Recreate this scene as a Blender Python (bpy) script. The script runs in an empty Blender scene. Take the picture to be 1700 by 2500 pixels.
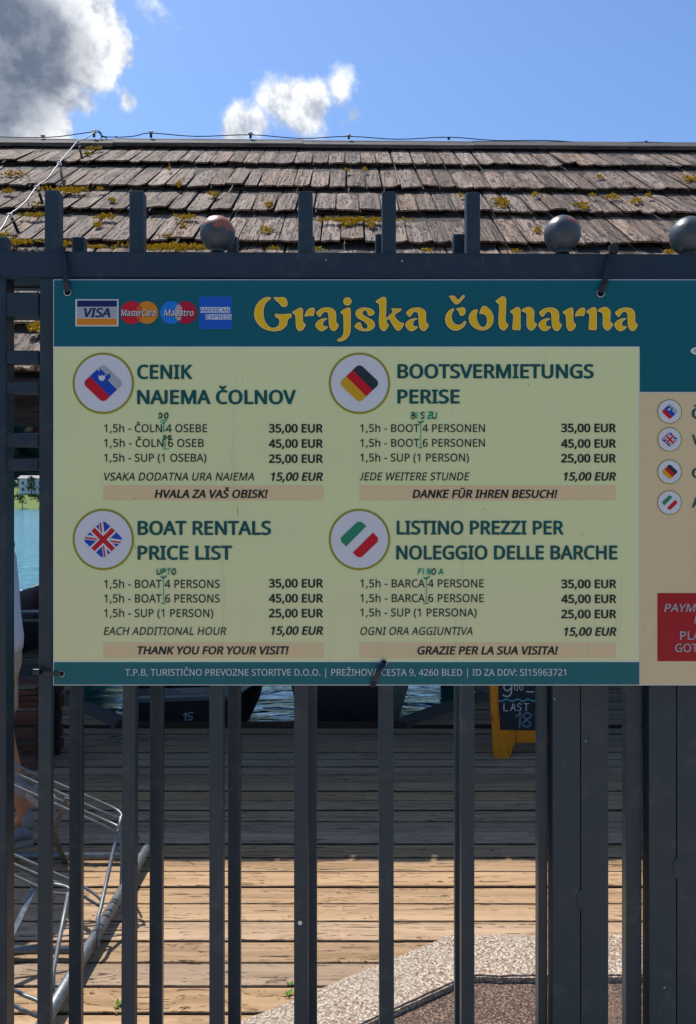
import bpy, bmesh, math, random, json
from mathutils import Vector, Matrix, noise
from math import radians, sin, cos, pi

random.seed(7)
sc = bpy.context.scene
COL = sc.collection

# ------------------------------------------------------------------ camera
EYE, FPX, HX, HY = 1.6, 1880.0, 850.0, 1230.0      # eye height, focal length and horizon in photograph pixels
cam = bpy.data.cameras.new('camera')
cam.sensor_fit = 'VERTICAL'; cam.sensor_height = 24.0; cam.lens = 24.0 * FPX / 2500.0
cam.shift_y = -20.0 / 2500.0
cam.clip_start = 0.05; cam.clip_end = 6000
camo = bpy.data.objects.new('camera', cam); COL.objects.link(camo)
camo.location = (0, 0, EYE); camo.rotation_euler = (radians(90), 0, 0)
sc.camera = camo

# ------------------------------------------------------------------ view
sc.view_settings.view_transform = 'Standard'; sc.view_settings.look = 'None'
sc.view_settings.exposure = 0.44; sc.view_settings.gamma = 1.0
sc.view_settings.use_curve_mapping = False

# ------------------------------------------------------------------ sky, clouds and sun
SUN_EL, SUN_AZ = radians(61.6), radians(-42)         # azimuth from +Y towards +X
sdir = Vector((sin(SUN_AZ) * cos(SUN_EL), cos(SUN_AZ) * cos(SUN_EL), sin(SUN_EL)))
sl = bpy.data.lights.new('sun', 'SUN'); sl.energy = 4.2; sl.angle = radians(0.53); sl.color = (1.0, 0.955, 0.88)
so = bpy.data.objects.new('sun', sl); COL.objects.link(so)
so.rotation_euler = (-sdir).to_track_quat('-Z', 'Y').to_euler(); so.location = (-5, 5, 12)

world = bpy.data.worlds.new('World'); sc.world = world; world.use_nodes = True
wt = world.node_tree; wt.nodes.clear()


class NT:
    """short hand for building node trees"""
    def __init__(s, tree): s.t = tree
    def n(s, kind, **kw):
        nd = s.t.nodes.new(kind)
        for k, v in kw.items():
            if k.startswith('i_'):
                key = k[2:]
                key = int(key) if key.isdigit() else key.replace('_', ' ')
                s.set(nd.inputs[key], v)
            else: setattr(nd, k, v)
        return nd
    def set(s, sock, v):
        if isinstance(v, bpy.types.NodeSocket): s.t.links.new(v, sock)
        else: sock.default_value = v
    def math(s, op, a, b=None, c=None, clamp=False):
        nd = s.t.nodes.new('ShaderNodeMath'); nd.operation = op; nd.use_clamp = clamp
        for i, v in enumerate((a, b, c)):
            if v is not None: s.set(nd.inputs[i], v)
        return nd.outputs[0]
    def vmath(s, op, a, b=None, out=0):
        nd = s.t.nodes.new('ShaderNodeVectorMath'); nd.operation = op
        for i, v in enumerate((a, b)):
            if v is not None: s.set(nd.inputs[i], v)
        return nd.outputs[out]
    def smooth(s, v, lo, hi):
        nd = s.t.nodes.new('ShaderNodeMapRange'); nd.interpolation_type = 'SMOOTHSTEP'
        s.set(nd.inputs[0], v); nd.inputs[1].default_value = lo; nd.inputs[2].default_value = hi
        return nd.outputs[0]
    def mix(s, f, a, b, mode='MIX'):
        nd = s.t.nodes.new('ShaderNodeMix'); nd.data_type = 'RGBA'; nd.blend_type = mode
        s.set(nd.inputs[0], f); s.set(nd.inputs[6], a); s.set(nd.inputs[7], b)
        return nd.outputs[2]
    def noise(s, vec, scale, detail=4, rough=0.55, dist=0.0):
        nd = s.t.nodes.new('ShaderNodeTexNoise')
        if vec is not None: s.set(nd.inputs['Vector'], vec)
        nd.inputs['Scale'].default_value = scale; nd.inputs['Detail'].default_value = detail
        nd.inputs['Roughness'].default_value = rough; nd.inputs['Distortion'].default_value = dist
        return nd.outputs[0]
    def mapping(s, vec, scale=(1, 1, 1), loc=(0, 0, 0), rot=(0, 0, 0)):
        nd = s.t.nodes.new('ShaderNodeMapping'); s.set(nd.inputs[0], vec)
        nd.inputs['Scale'].default_value = scale; nd.inputs['Location'].default_value = loc
        nd.inputs['Rotation'].default_value = rot
        return nd.outputs[0]
    def ramp(s, v, stops):
        nd = s.t.nodes.new('ShaderNodeValToRGB'); s.set(nd.inputs[0], v)
        el = nd.color_ramp.elements
        el[0].position, el[0].color = stops[0][0], c4(stops[0][1])
        el[1].position, el[1].color = stops[-1][0], c4(stops[-1][1])
        for p, c in stops[1:-1]:
            e = el.new(p); e.color = c4(c)
        return nd.outputs[0]


def c4(c):
    return (c, c, c, 1) if isinstance(c, (int, float)) else (c[0], c[1], c[2], 1)


W = NT(wt)
gen = W.n('ShaderNodeTexCoord').outputs['Generated']
sky = W.n('ShaderNodeTexSky'); sky.sky_type = 'NISHITA'; sky.sun_disc = False
sky.sun_elevation = SUN_EL; sky.sun_rotation = SUN_AZ
sky.altitude = 475; sky.air_density = 1.0; sky.dust_density = 1.0; sky.ozone_density = 2.4
def skydir(px, py):
    return Vector(((px - HX) / FPX, 1, (HY - py) / FPX)).normalized()
def blobs(lst):
    cur = None
    for px, py, r, w in lst:
        d = skydir(px, py); L = 1 / d.y
        dist = W.vmath('DISTANCE', gen, tuple(d), 1)
        v = W.math('MULTIPLY_ADD', dist, -w / (r / FPX / L), w)
        cur = v if cur is None else W.math('MAXIMUM', cur, v)
    return cur
nz = W.noise(gen, 9.0, 9, 0.62, 0.15)
nz2 = W.noise(gen, 34.0, 6, 0.6)
sunv = W.vmath('ADD', gen, (-0.004, 0.0, 0.022))
nzs = W.noise(sunv, 13.0, 9, 0.62, 0.15)
nza = W.noise(gen, 13.0, 9, 0.62, 0.15)
relief = W.math('MULTIPLY', W.math('SUBTRACT', nza, nzs), 1.0)
turb = W.math('ADD', W.math('MULTIPLY_ADD', nz, 2.2, -1.1), W.math('ADD', W.math('MULTIPLY_ADD', nz2, 1.1, -0.55), W.math('MULTIPLY_ADD', nza, 1.0, -0.5)))
big = blobs([(50, 80, 210, 1.2), (185, 80, 150, 1.1), (245, 130, 75, 1), (120, 200, 110, 1), (170, -10, 150, 1), (60, 305, 110, 1.1),
             (140, 312, 50, .8), (-110, 150, 280, 1.2), (0, -110, 260, 1.2), (10, 330, 120, 1.1)])
small = blobs([(585, 310, 66, .9), (628, 300, 60, .9), (722, 275, 92, 1.15), (690, 250, 84, 1.0), (765, 250, 64, .8), (835, 232, 66, .42), (868, 275, 34, .5),
               (312, 243, 44, .7), (345, 15, 75, .34), (400, 48, 66, .34), (205, 235, 50, .5)])
away = W.smooth(W.vmath('DISTANCE', gen, tuple(skydir(850, 500)), 1), 0.62, 0.95)
field = W.math('MULTIPLY', W.smooth(W.noise(gen, 2.6, 7, 0.6), 0.56, 0.74), away)
dens = W.math('MAXIMUM', W.smooth(W.math('ADD', big, W.math('MULTIPLY', turb, .75)), 0.04, 0.30),
              W.math('MAXIMUM', W.smooth(W.math('ADD', small, W.math('MULTIPLY', turb, .75)), 0.14, 0.66), field))
core = W.smooth(W.math('ADD', blobs([(30, 120, 190, 1.1), (-20, 200, 170, 1.0), (95, 175, 105, 1), (-150, 100, 300, 1.2), (0, 10, 130, .8)]),
                       W.math('MULTIPLY', turb, 0.38)), -0.25, 0.62)
shade = W.math('MULTIPLY_ADD', nz2, 0.35, 0.62)
lit = W.smooth(W.math('MULTIPLY_ADD', relief, 3.2, W.math('MULTIPLY_ADD', nz, .9, -.05)), 0.0, 0.72)
wht = W.mix(lit, (0.36, 0.40, 0.47, 1), (0.84, 0.85, 0.87, 1))
gry = W.mix(lit, (0.115, 0.145, 0.20, 1), (0.17, 0.205, 0.27, 1))
ccol = W.mix(W.math('MULTIPLY', core, W.math('MULTIPLY_ADD', lit, -.06, 1.0)), wht, gry)
skyc = W.mix(1.0, sky.outputs[0], (0.76, 0.91, 1.07, 1), 'MULTIPLY')
bg1 = W.n('ShaderNodeBackground', i_Color=skyc, i_Strength=0.13)
bg2 = W.n('ShaderNodeBackground', i_Color=ccol, i_Strength=1.0)
mx = W.n('ShaderNodeMixShader', i_0=dens, i_1=bg1.outputs[0], i_2=bg2.outputs[0])
W.n('ShaderNodeOutputWorld', i_Surface=mx.outputs[0])

# ------------------------------------------------------------------ helpers
def P(px, py, Y):
    """the point at distance Y that the photograph shows at pixel (px, py)"""
    return Vector(((px - HX) / FPX * Y, Y, EYE + (HY - py) / FPX * Y))

def empty(name, label, cat, loc=(0, 0, 0), group=None, rot=(0, 0, 0)):
    o = bpy.data.objects.new(name, None); COL.objects.link(o)
    o.location = loc; o.rotation_euler = rot; o.empty_display_size = 0.05
    return tag(o, label, cat, group)

def tag(o, label=None, cat=None, group=None, kind=None):
    if label: o['label'] = label
    if cat: o['category'] = cat
    if group: o['group'] = group
    if kind: o['kind'] = kind
    return o

def link(name, me, mat=None, parent=None, world_coords=True):
    o = bpy.data.objects.new(name, me); COL.objects.link(o)
    if mat is not None and len(me.materials) == 0: me.materials.append(mat)
    if parent is not None:
        o.parent = parent
        if world_coords:
            bpy_m = Matrix.LocRotScale(parent.location, parent.rotation_euler, parent.scale)
            o.matrix_parent_inverse = Matrix.Translation(-parent.location)
    return o

def smooth(me, on=True):
    me.polygons.foreach_set('use_smooth', [on] * len(me.polygons)); me.update()

class MB:
    def __init__(s): s.bm = bmesh.new()
    def box(s, lo, hi, bevel=0.0, seg=1, rot=None, pivot=None):
        lo, hi = Vector(lo), Vector(hi); c = (lo + hi) / 2; d = hi - lo
        r = bmesh.ops.create_cube(s.bm, size=1.0, matrix=Matrix.Translation(c) @ Matrix.Diagonal((abs(d.x), abs(d.y), abs(d.z), 1)))
        vs = r['verts']
        if bevel:
            es = list({e for v in vs for e in v.link_edges})
            b = bmesh.ops.bevel(s.bm, geom=es, offset=bevel, offset_type='OFFSET', segments=seg, profile=0.5, affect='EDGES')
            vs = b['verts']
        if rot is not None:
            bmesh.ops.rotate(s.bm, verts=vs, cent=pivot or c, matrix=rot)
        return vs
    def hexa(s, pts):
        """8 points: bottom four then top four, same winding"""
        v = [s.bm.verts.new(p) for p in pts]
        for f in ((0, 3, 2, 1), (4, 5, 6, 7), (0, 1, 5, 4), (1, 2, 6, 5), (2, 3, 7, 6), (3, 0, 4, 7)):
            s.bm.faces.new([v[i] for i in f])
    def tube(s, pts, r, n=8, cap=True, closed=False):
        pts = [Vector(p) for p in pts]; rs = r if isinstance(r, (list, tuple)) else [r] * len(pts)
        rings = []; m = len(pts); prev = None
        for i, p in enumerate(pts):
            a = pts[(i - 1) % m] if (closed or i > 0) else p
            b = pts[(i + 1) % m] if (closed or i < m - 1) else p
            t = (b - a).normalized()
            u = prev if prev is not None else (Vector((0, 0, 1)) if abs(t.z) < 0.9 else Vector((1, 0, 0)))
            u = (u - t * u.dot(t)).normalized(); prev = u; w = t.cross(u)
            rings.append([s.bm.verts.new(p + (u * cos(2 * pi * k / n) + w * sin(2 * pi * k / n)) * rs[i]) for k in range(n)])
        for i in range(m if closed else m - 1):
            A, B = rings[i], rings[(i + 1) % m]
            for k in range(n):
                s.bm.faces.new((A[k], A[(k + 1) % n], B[(k + 1) % n], B[k]))
        if cap and not closed:
            s.bm.faces.new(rings[0][::-1]); s.bm.faces.new(rings[-1])
    def strip(s, pts, w, th, up):
        """flat band of width w, thickness th along pts; up(i) is the direction across the width"""
        pts = [Vector(p) for p in pts]; prev = None
        for i, p in enumerate(pts):
            t = (pts[min(i + 1, len(pts) - 1)] - pts[max(i - 1, 0)]).normalized()
            a = (Vector(up) - t * Vector(up).dot(t)).normalized(); b = t.cross(a)
            ring = [s.bm.verts.new(p + a * w / 2 * sa + b * th / 2 * sb) for sa, sb in ((1, 1), (-1, 1), (-1, -1), (1, -1))]
            if prev:
                for k in range(4): s.bm.faces.new((prev[k], prev[(k + 1) % 4], ring[(k + 1) % 4], ring[k]))
            else: s.bm.faces.new(ring[::-1])
            prev = ring
        s.bm.faces.new(prev)
    def poly(s, pts):
        s.bm.faces.new([s.bm.verts.new(p) for p in pts])
    def sphere(s, c, r, u=24, v=16):
        bmesh.ops.create_uvsphere(s.bm, u_segments=u, v_segments=v, radius=r, matrix=Matrix.Translation(c))
    def ico(s, c, r, sub=2, sq=(1, 1, 1)):
        return bmesh.ops.create_icosphere(s.bm, subdivisions=sub, radius=r, matrix=Matrix.Translation(c) @ Matrix.Diagonal((*sq, 1)))['verts']
    def mesh(s, name, normals=True, sm=False):
        if normals: bmesh.ops.recalc_face_normals(s.bm, faces=s.bm.faces)
        me = bpy.data.meshes.new(name); s.bm.to_mesh(me); s.bm.free()
        if sm: smooth(me)
        return me
    def build(s, name, mat, parent=None, sm=False):
        return link(name, s.mesh(name, sm=sm), mat, parent)

# ------------------------------------------------------------------ materials
def newmat(name):
    m = bpy.data.materials.new(name); m.use_nodes = True; m.node_tree.nodes.clear()
    t = NT(m.node_tree)
    b = t.n('ShaderNodeBsdfPrincipled'); o = t.n('ShaderNodeOutputMaterial')
    m.node_tree.links.new(b.outputs[0], o.inputs[0])
    return m, t, b

def bump(t, b, h, strength=0.3, dist=0.01):
    nd = t.n('ShaderNodeBump', i_Height=h, i_Strength=strength, i_Distance=dist)
    t.t.links.new(nd.outputs[0], b.inputs['Normal'])

def coords(t, rnd=True):
    v = t.n('ShaderNodeTexCoord').outputs['Object']
    if rnd:
        r = t.n('ShaderNodeObjectInfo').outputs['Random']
        k = t.n('ShaderNodeCombineXYZ', i_0=t.math('MULTIPLY', r, 37.0), i_1=t.math('MULTIPLY', r, 91.0), i_2=t.math('MULTIPLY', r, 13.0))
        v = t.vmath('ADD', v, k.outputs[0])
    return v

def plain(name, col, rough=0.6, var=0.12, scale=30, metal=0.0, spec=0.5, bmp=0.0):
    m, t, b = newmat(name); v = coords(t)
    n = t.noise(v, scale, 5)
    c = t.mix(n, c4([x * (1 - var) for x in col]), c4([min(1, x * (1 + var)) for x in col]))
    t.set(b.inputs['Base Color'], c); b.inputs['Roughness'].default_value = rough
    b.inputs['Metallic'].default_value = metal; b.inputs['Specular IOR Level'].default_value = spec
    if bmp: bump(t, b, n, bmp, 0.003)
    return m

def wood(name, light, dark, crack, along='x', fine=1.0, rough=0.85, knots=True, blotch=None, bstr=0.5, bdist=0.004, rndval=0.35, cthr=0.36, satv=.3, edge=None):
    m, t, b = newmat(name); v = coords(t)
    ax = {'x': (0.9, 26, 26), 'y': (26, 0.9, 26), 'z': (26, 26, 0.9)}[along]
    ax = tuple(a * fine for a in ax)
    warp = t.noise(v, 2.2 * fine, 3)
    vv = t.vmath('ADD', t.mapping(v, ax), t.vmath('MULTIPLY', t.n('ShaderNodeCombineXYZ', i_0=warp, i_1=warp, i_2=warp).outputs[0], (2.5, 2.5, 2.5)))
    g1 = t.noise(vv, 1.0, 6, 0.62, 0.35)
    g2 = t.noise(vv, 3.3, 4, 0.6, 0.2)
    col = t.mix(t.smooth(g1, 0.32, 0.66), c4(dark), c4(light))
    crk = t.smooth(g2, cthr, cthr + .06)
    col = t.mix(crk, c4(crack), col)
    h = t.math('ADD', t.math('MULTIPLY', g1, 0.6), t.math('MULTIPLY', crk, 0.6))
    if knots:
        kv = t.mapping(v, (2.2, 2.2, 2.2) if along != 'x' else (1.5, 5.0, 5.0))
        vo = t.n('ShaderNodeTexVoronoi', i_Vector=kv, i_Scale=1.0); vo.inputs['Randomness'].default_value = 1
        kd = vo.outputs['Distance']
        ring = t.math('SINE', t.math('MULTIPLY', kd, 75.0))
        km = t.smooth(kd, 0.19, 0.05)
        col = t.mix(t.math('MULTIPLY', km, t.math('MULTIPLY_ADD', ring, 0.25, 0.45)), col, c4([x * 0.6 for x in dark]))
    if blotch is not None:
        bn = t.noise(v, 9, 6, 0.7)
        col = t.mix(t.smooth(bn, blotch[1], blotch[1] + 0.08), col, c4(blotch[0]))
        h = t.math('ADD', h, t.math('MULTIPLY', bn, 0.5))
    if edge:                                           # gap shade and grime painted along the edges: axis, centre, half width, soft width
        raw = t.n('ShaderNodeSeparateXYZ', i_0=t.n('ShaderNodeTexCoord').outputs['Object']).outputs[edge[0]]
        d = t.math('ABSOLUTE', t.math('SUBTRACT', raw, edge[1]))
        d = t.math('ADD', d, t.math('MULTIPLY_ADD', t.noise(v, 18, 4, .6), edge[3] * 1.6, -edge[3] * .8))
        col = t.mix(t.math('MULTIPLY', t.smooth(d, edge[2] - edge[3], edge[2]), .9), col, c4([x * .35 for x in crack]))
    r = t.n('ShaderNodeObjectInfo').outputs['Random']
    r2 = t.math('FRACT', t.math('MULTIPLY', r, 17.31))
    hsv = t.n('ShaderNodeHueSaturation', i_Color=col, i_Value=t.math('MULTIPLY_ADD', r, rndval, 1 - rndval / 2), i_Saturation=t.math('MULTIPLY_ADD', r2, satv, 1 - satv / 2))
    t.set(b.inputs['Base Color'], hsv.outputs[0]); b.inputs['Roughness'].default_value = rough
    b.inputs['Specular IOR Level'].default_value = 0.25
    bump(t, b, h, bstr, bdist)
    return m

M = {}
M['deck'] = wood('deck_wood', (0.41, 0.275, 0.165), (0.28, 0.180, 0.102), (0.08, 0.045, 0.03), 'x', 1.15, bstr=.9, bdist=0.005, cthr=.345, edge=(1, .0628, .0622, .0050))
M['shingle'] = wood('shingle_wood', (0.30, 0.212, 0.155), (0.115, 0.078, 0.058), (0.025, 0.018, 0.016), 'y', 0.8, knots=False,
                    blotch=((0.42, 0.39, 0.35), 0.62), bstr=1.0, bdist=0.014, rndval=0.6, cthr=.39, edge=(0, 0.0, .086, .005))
M['dark_timber'] = wood('dark_timber', (0.05, 0.04, 0.034), (0.022, 0.018, 0.016), (0.008, 0.007, 0.007), 'x', 0.8)
M['ridge_wood'] = wood('ridge_wood', (0.16, 0.145, 0.135), (0.075, 0.068, 0.066), (0.02, 0.02, 0.02), 'x', 0.8, knots=False)
M['red_timber'] = wood('red_timber', (0.13, 0.055, 0.035), (0.07, 0.03, 0.02), (0.02, 0.012, 0.01), 'x', 1.0)
M['pine'] = wood('varnished_pine', (0.76, 0.27, 0.012), (0.66, 0.20, 0.008), (0.46, 0.12, 0.006), 'z', 0.5, rough=0.4, bstr=0.15, rndval=.02, knots=False, satv=0.0)
M['seat'] = wood('boat_seat_wood', (0.50, 0.48, 0.45), (0.32, 0.30, 0.28), (0.12, 0.11, 0.1), 'x', 0.8)
M['boat'] = plain('boat_black', (0.014, 0.015, 0.018), 0.45, 0.3, 12, bmp=0.2)
M['boat_inside'] = plain('boat_inside_red', (0.06, 0.015, 0.014), 0.6, 0.3, 9)
M['corner'] = plain('grey_corner_timber', (0.055, 0.055, 0.055), 0.8, 0.4, 20, bmp=0.3)
M['gunwale'] = plain('gunwale_grey', (0.10, 0.115, 0.12), 0.5, 0.3, 14, bmp=0.2)

def painted(name, col, rough=0.42):
    m, t, b = newmat(name); v = coords(t)
    n = t.noise(v, 5, 5); f = t.noise(v, 420, 2)
    c = t.mix(n, c4([x * 0.78 for x in col]), c4([x * 1.2 for x in col]))
    sp = t.n('ShaderNodeTexVoronoi', i_Vector=t.mapping(v, (1, 1, 1)), i_Scale=13.0)
    dot = t.smooth(sp.outputs['Distance'], 0.034, 0.018)
    keep = t.smooth(t.n('ShaderNodeSeparateColor', i_0=sp.outputs['Color']).outputs[0], 0.50, 0.52)
    c = t.mix(t.math('MULTIPLY', dot, keep), c, (0.34, 0.37, 0.38, 1))
    scr = t.smooth(t.noise(t.mapping(v, (60, 60, 4)), 1.6, 5, 0.7), 0.64, 0.76)
    c = t.mix(t.math('MULTIPLY', scr, 0.5), c, (0.15, 0.165, 0.17, 1))
    dst = t.smooth(t.noise(v, 14, 7, 0.75), 0.50, 0.72)
    c = t.mix(t.math('MULTIPLY', dst, 0.30), c, (0.13, 0.125, 0.115, 1))
    t.set(b.inputs['Base Color'], c)
    t.set(b.inputs['Roughness'], t.math('MULTIPLY_ADD', n, 0.25, rough - 0.12))
    bump(t, b, t.math('ADD', f, t.math('MULTIPLY', n, 2.0)), 0.12, 0.0006)
    return m
M['front_bar'] = painted('anthracite_paint', (0.016, 0.031, 0.040))
M['rear_bar'] = painted('anthracite_paint_blue', (0.011, 0.026, 0.038), 0.36)
M['rail'] = painted('anthracite_rail_paint', (0.012, 0.027, 0.040), 0.42)

def ball_mat(name, rust):
    m, t, b = newmat(name); v = coords(t, False)
    z = t.n('ShaderNodeSeparateXYZ', i_0=v).outputs[2]
    n = t.noise(v, 55, 7, 0.7)
    g = t.mix(n, (0.022, 0.032, 0.042, 1), (0.075, 0.088, 0.10, 1))
    lump = t.noise(v, 24, 4, 0.55)
    r = t.mix(n, (0.20, 0.04, 0.015, 1), (0.50, 0.13, 0.04, 1))
    if rust > 0:
        f = t.smooth(t.math('ADD', t.math('MULTIPLY', z, 24.0), t.math('MULTIPLY_ADD', lump, 3.2, -1.6)), 0.55 - rust * 0.55, 0.85 - rust * .3)
        g = t.mix(f, g, r)
        f2 = t.smooth(lump, 0.56, 0.66)
        g = t.mix(t.math('MULTIPLY', f2, 0.55 * rust), g, (0.22, 0.11, 0.075, 1))
    t.set(b.inputs['Base Color'], g); b.inputs['Roughness'].default_value = 0.42
    bump(t, b, t.math('ADD', n, t.math('MULTIPLY', lump, 2)), 0.45, 0.002)
    return m
M['ball_rust'] = ball_mat('rusty_ball_paint', 1.0); M['ball'] = ball_mat('grey_ball_paint', 0.0); M['ball_red'] = ball_mat('grey_ball_red_spot', 0.12)

def galv():
    m, t, b = newmat('galvanised_steel'); v = coords(t)
    n = t.noise(v, 90, 5, 0.7)
    vo = t.n('ShaderNodeTexVoronoi', i_Vector=v, i_Scale=70.0)
    s = t.n('ShaderNodeSeparateColor', i_0=vo.outputs['Color']).outputs[0]
    t.set(b.inputs['Base Color'], t.mix(t.math('ADD', t.math('MULTIPLY', s, .5), t.math('MULTIPLY', n, .5)), (0.11, 0.12, 0.125, 1), (0.25, 0.265, 0.27, 1)))
    b.inputs['Metallic'].default_value = 0.7; b.inputs['Roughness'].default_value = 0.5
    bump(t, b, n, 0.2, 0.001)
    return m
M['galv'] = galv()
M['black_plastic'] = plain('black_plastic', (0.010, 0.012, 0.020), 0.28, 0.25, 60)
M['black_metal'] = plain('black_bracket_paint', (0.012, 0.012, 0.014), 0.9, 0.2, 40, spec=.1)
M['cable'] = plain('aluminium_wire', (0.34, 0.32, 0.32), 0.5, 0.15, 30, metal=0.2)
M['clip'] = plain('white_clip', (0.62, 0.60, 0.58), 0.5, 0.1, 30)
M['eyelet'] = plain('eyelet_steel', (0.55, 0.57, 0.58), 0.3, 0.1, 60, metal=0.9)

def aggregate(name, a, bb, dark, scale, soft):
    m, t, b = newmat(name); v = coords(t, False)
    wv = t.vmath('ADD', v, t.vmath('MULTIPLY', t.n('ShaderNodeTexNoise', i_Vector=v, i_Scale=120.0).outputs[1], (0.006, 0.006, 0.006)))
    vo = t.n('ShaderNodeTexVoronoi', i_Vector=wv, i_Scale=scale)
    d = vo.outputs['Distance']
    rc = t.n('ShaderNodeSeparateColor', i_0=vo.outputs['Color']).outputs[0]
    c = t.mix(rc, c4(a), c4(bb))
    edge = t.smooth(d, 0.30, 0.62)
    pit = t.smooth(t.noise(v, scale * 0.8, 4, 0.6), 0.45, 0.36)
    big_ = t.noise(v, 3.0, 5)
    c = t.mix(t.math('MULTIPLY', edge, soft), c, c4(dark))
    c = t.mix(t.math('MULTIPLY', pit, 0.75), c, c4(dark))
    c = t.mix(t.math('MULTIPLY', t.smooth(big_, .45, .62), .45), c, c4([x * 0.55 for x in a]))
    c = t.mix(t.math('MULTIPLY', t.smooth(t.noise(v, 11, 6, .7), .54, .66), .5), c, c4([dark[0] * 1.6, dark[1] * 1.4, dark[2] * 1.2]))
    t.set(b.inputs['Base Color'], c); b.inputs['Roughness'].default_value = 0.9
    bump(t, b, t.math('SUBTRACT', t.math('SUBTRACT', 1.0, d), t.math('MULTIPLY', pit, 0.6)), 0.9, 0.005)
    return m
M['kerb'] = aggregate('pale_washed_concrete', (0.68, 0.57, 0.44), (0.50, 0.42, 0.32), (0.17, 0.10, 0.065), 105, 0.7)
M['pavement'] = aggregate('brown_washed_concrete', (0.34, 0.21, 0.14), (0.15, 0.10, 0.075), (0.045, 0.028, 0.02), 120, 0.85)

def water():
    m, t, b = newmat('lake_water'); v = t.n('ShaderNodeTexCoord').outputs['Object']
    w1 = t.noise(t.mapping(v, (0.9, 2.2, 1)), 1.6, 3, 0.5, 0.8)
    w2 = t.noise(t.mapping(v, (0.16, 0.4, 1)), 1.0, 2, 0.5)
    yy = t.n('ShaderNodeSeparateXYZ', i_0=v).outputs[1]      # glow of scattered light painted pale green by the berths, deeper blue farther out
    t.set(b.inputs['Base Color'], t.mix(t.smooth(yy, 9.0, 16.0), (0.01, 0.52, 0.50, 1), (0.003, 0.15, 0.20, 1)))
    b.inputs['Roughness'].default_value = 0.10; b.inputs['IOR'].default_value = 1.33
    b.inputs['Specular IOR Level'].default_value = 0.6
    bump(t, b, t.math('ADD', w1, t.math('MULTIPLY', w2, 1.5)), 0.7, 0.12)
    return m
M['water'] = water()

def leafy(name, a, bb):
    m, t, b = newmat(name); v = coords(t)
    n = t.noise(v, 1.3, 5, 0.6)
    r = t.n('ShaderNodeObjectInfo').outputs['Random']
    c = t.mix(n, c4(a), c4(bb))
    hs = t.n('ShaderNodeHueSaturation', i_Color=c, i_Value=t.math('MULTIPLY_ADD', r, 0.5, 0.75))
    t.set(b.inputs['Base Color'], hs.outputs[0]); b.inputs['Roughness'].default_value = 0.8
    b.inputs['Specular IOR Level'].default_value = 0.2
    return m
M['leaf'] = leafy('foliage', (0.03, 0.085, 0.035), (0.07, 0.13, 0.04))
M['leaf_far'] = leafy('forest_foliage', (0.015, 0.07, 0.075), (0.03, 0.10, 0.08))
M['grass'] = leafy('meadow_grass', (0.075, 0.13, 0.02), (0.13, 0.17, 0.03))
M['weed'] = leafy('weed_leaf', (0.09, 0.18, 0.02), (0.14, 0.24, 0.04))
M['moss'] = leafy('ochre_moss', (0.62, 0.38, 0.012), (0.36, 0.28, 0.02))
M['bark'] = plain('bark', (0.08, 0.06, 0.045), 0.9, 0.3, 8)
M['lakebed'] = plain('mud', (0.06, 0.08, 0.07), 0.9, 0.3, 2)

# ================================================================== ground, lake, far shore
def sheet(name, pts, z, mat, kind='structure', parent=None):
    mb = MB(); mb.poly([(x, y, z) for x, y in pts])
    o = mb.build(name, mat, parent); return tag(o, kind=kind)

WATER = -0.55
sheet('lake_bed', [(-900, -900), (900, -900), (900, 900), (-900, 900)], -4.0, M['lakebed'])
sheet('water', [(-600, 4.2), (600, 4.2), (600, 420), (-600, 420)], WATER, M['water'])

def terrain():
    mb = MB(); nx, ny = 70, 46; V = []
    for j in range(ny):
        f = j / (ny - 1); y = 306 + 900 * f ** 1.7
        row = []
        for i in range(nx):
            x = -620 + 1240 * i / (nx - 1)
            yy = y + 3.0 * noise.noise(Vector((x * .03, 0, 0))) * (1 - f)
            d = y - 306
            z = WATER - 0.15 + min(d, 42) * 0.175 + max(0, d - 45) * 0.07 * (0.75 + 0.5 * noise.noise(Vector((x * .004, y * .003, 2))))
            if d > 60: z += 5 * noise.noise(Vector((x * .013, y * .012, 7)))
            row.append(mb.bm.verts.new((x, yy, z)))
        V.append(row)
    for j in range(ny - 1):
        for i in range(nx - 1):
            mb.bm.faces.new((V[j][i], V[j][i + 1], V[j + 1][i + 1], V[j + 1][i]))
    return mb
tag(terrain().build('far_shore', M['grass'], sm=True), kind='structure')

def zfar(y):
    return WATER - 0.15 + min(y - 306, 42) * 0.175 if y < 351 else 7.0 + (y - 351) * 0.07

def clump(mb, c, r, n, size, rng):
    for _ in range(n):
        d = Vector((rng.gauss(0, 1), rng.gauss(0, 1), rng.gauss(0, 1))).normalized()
        p = Vector(c) + Vector((d.x * r[0], d.y * r[1], d.z * r[2])) * rng.uniform(.55, 1.0)
        q = Matrix.Rotation(rng.uniform(0, 6.28), 3, 'Z') @ Matrix.Rotation(rng.uniform(-1.2, 1.2), 3, 'X')
        s = size * rng.uniform(.6, 1.3)
        mb.poly([p + q @ Vector(v) * s for v in ((-.5, -.35, 0), (.5, -.35, 0), (.6, .3, .12), (-.4, .4, -.1))])

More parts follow.
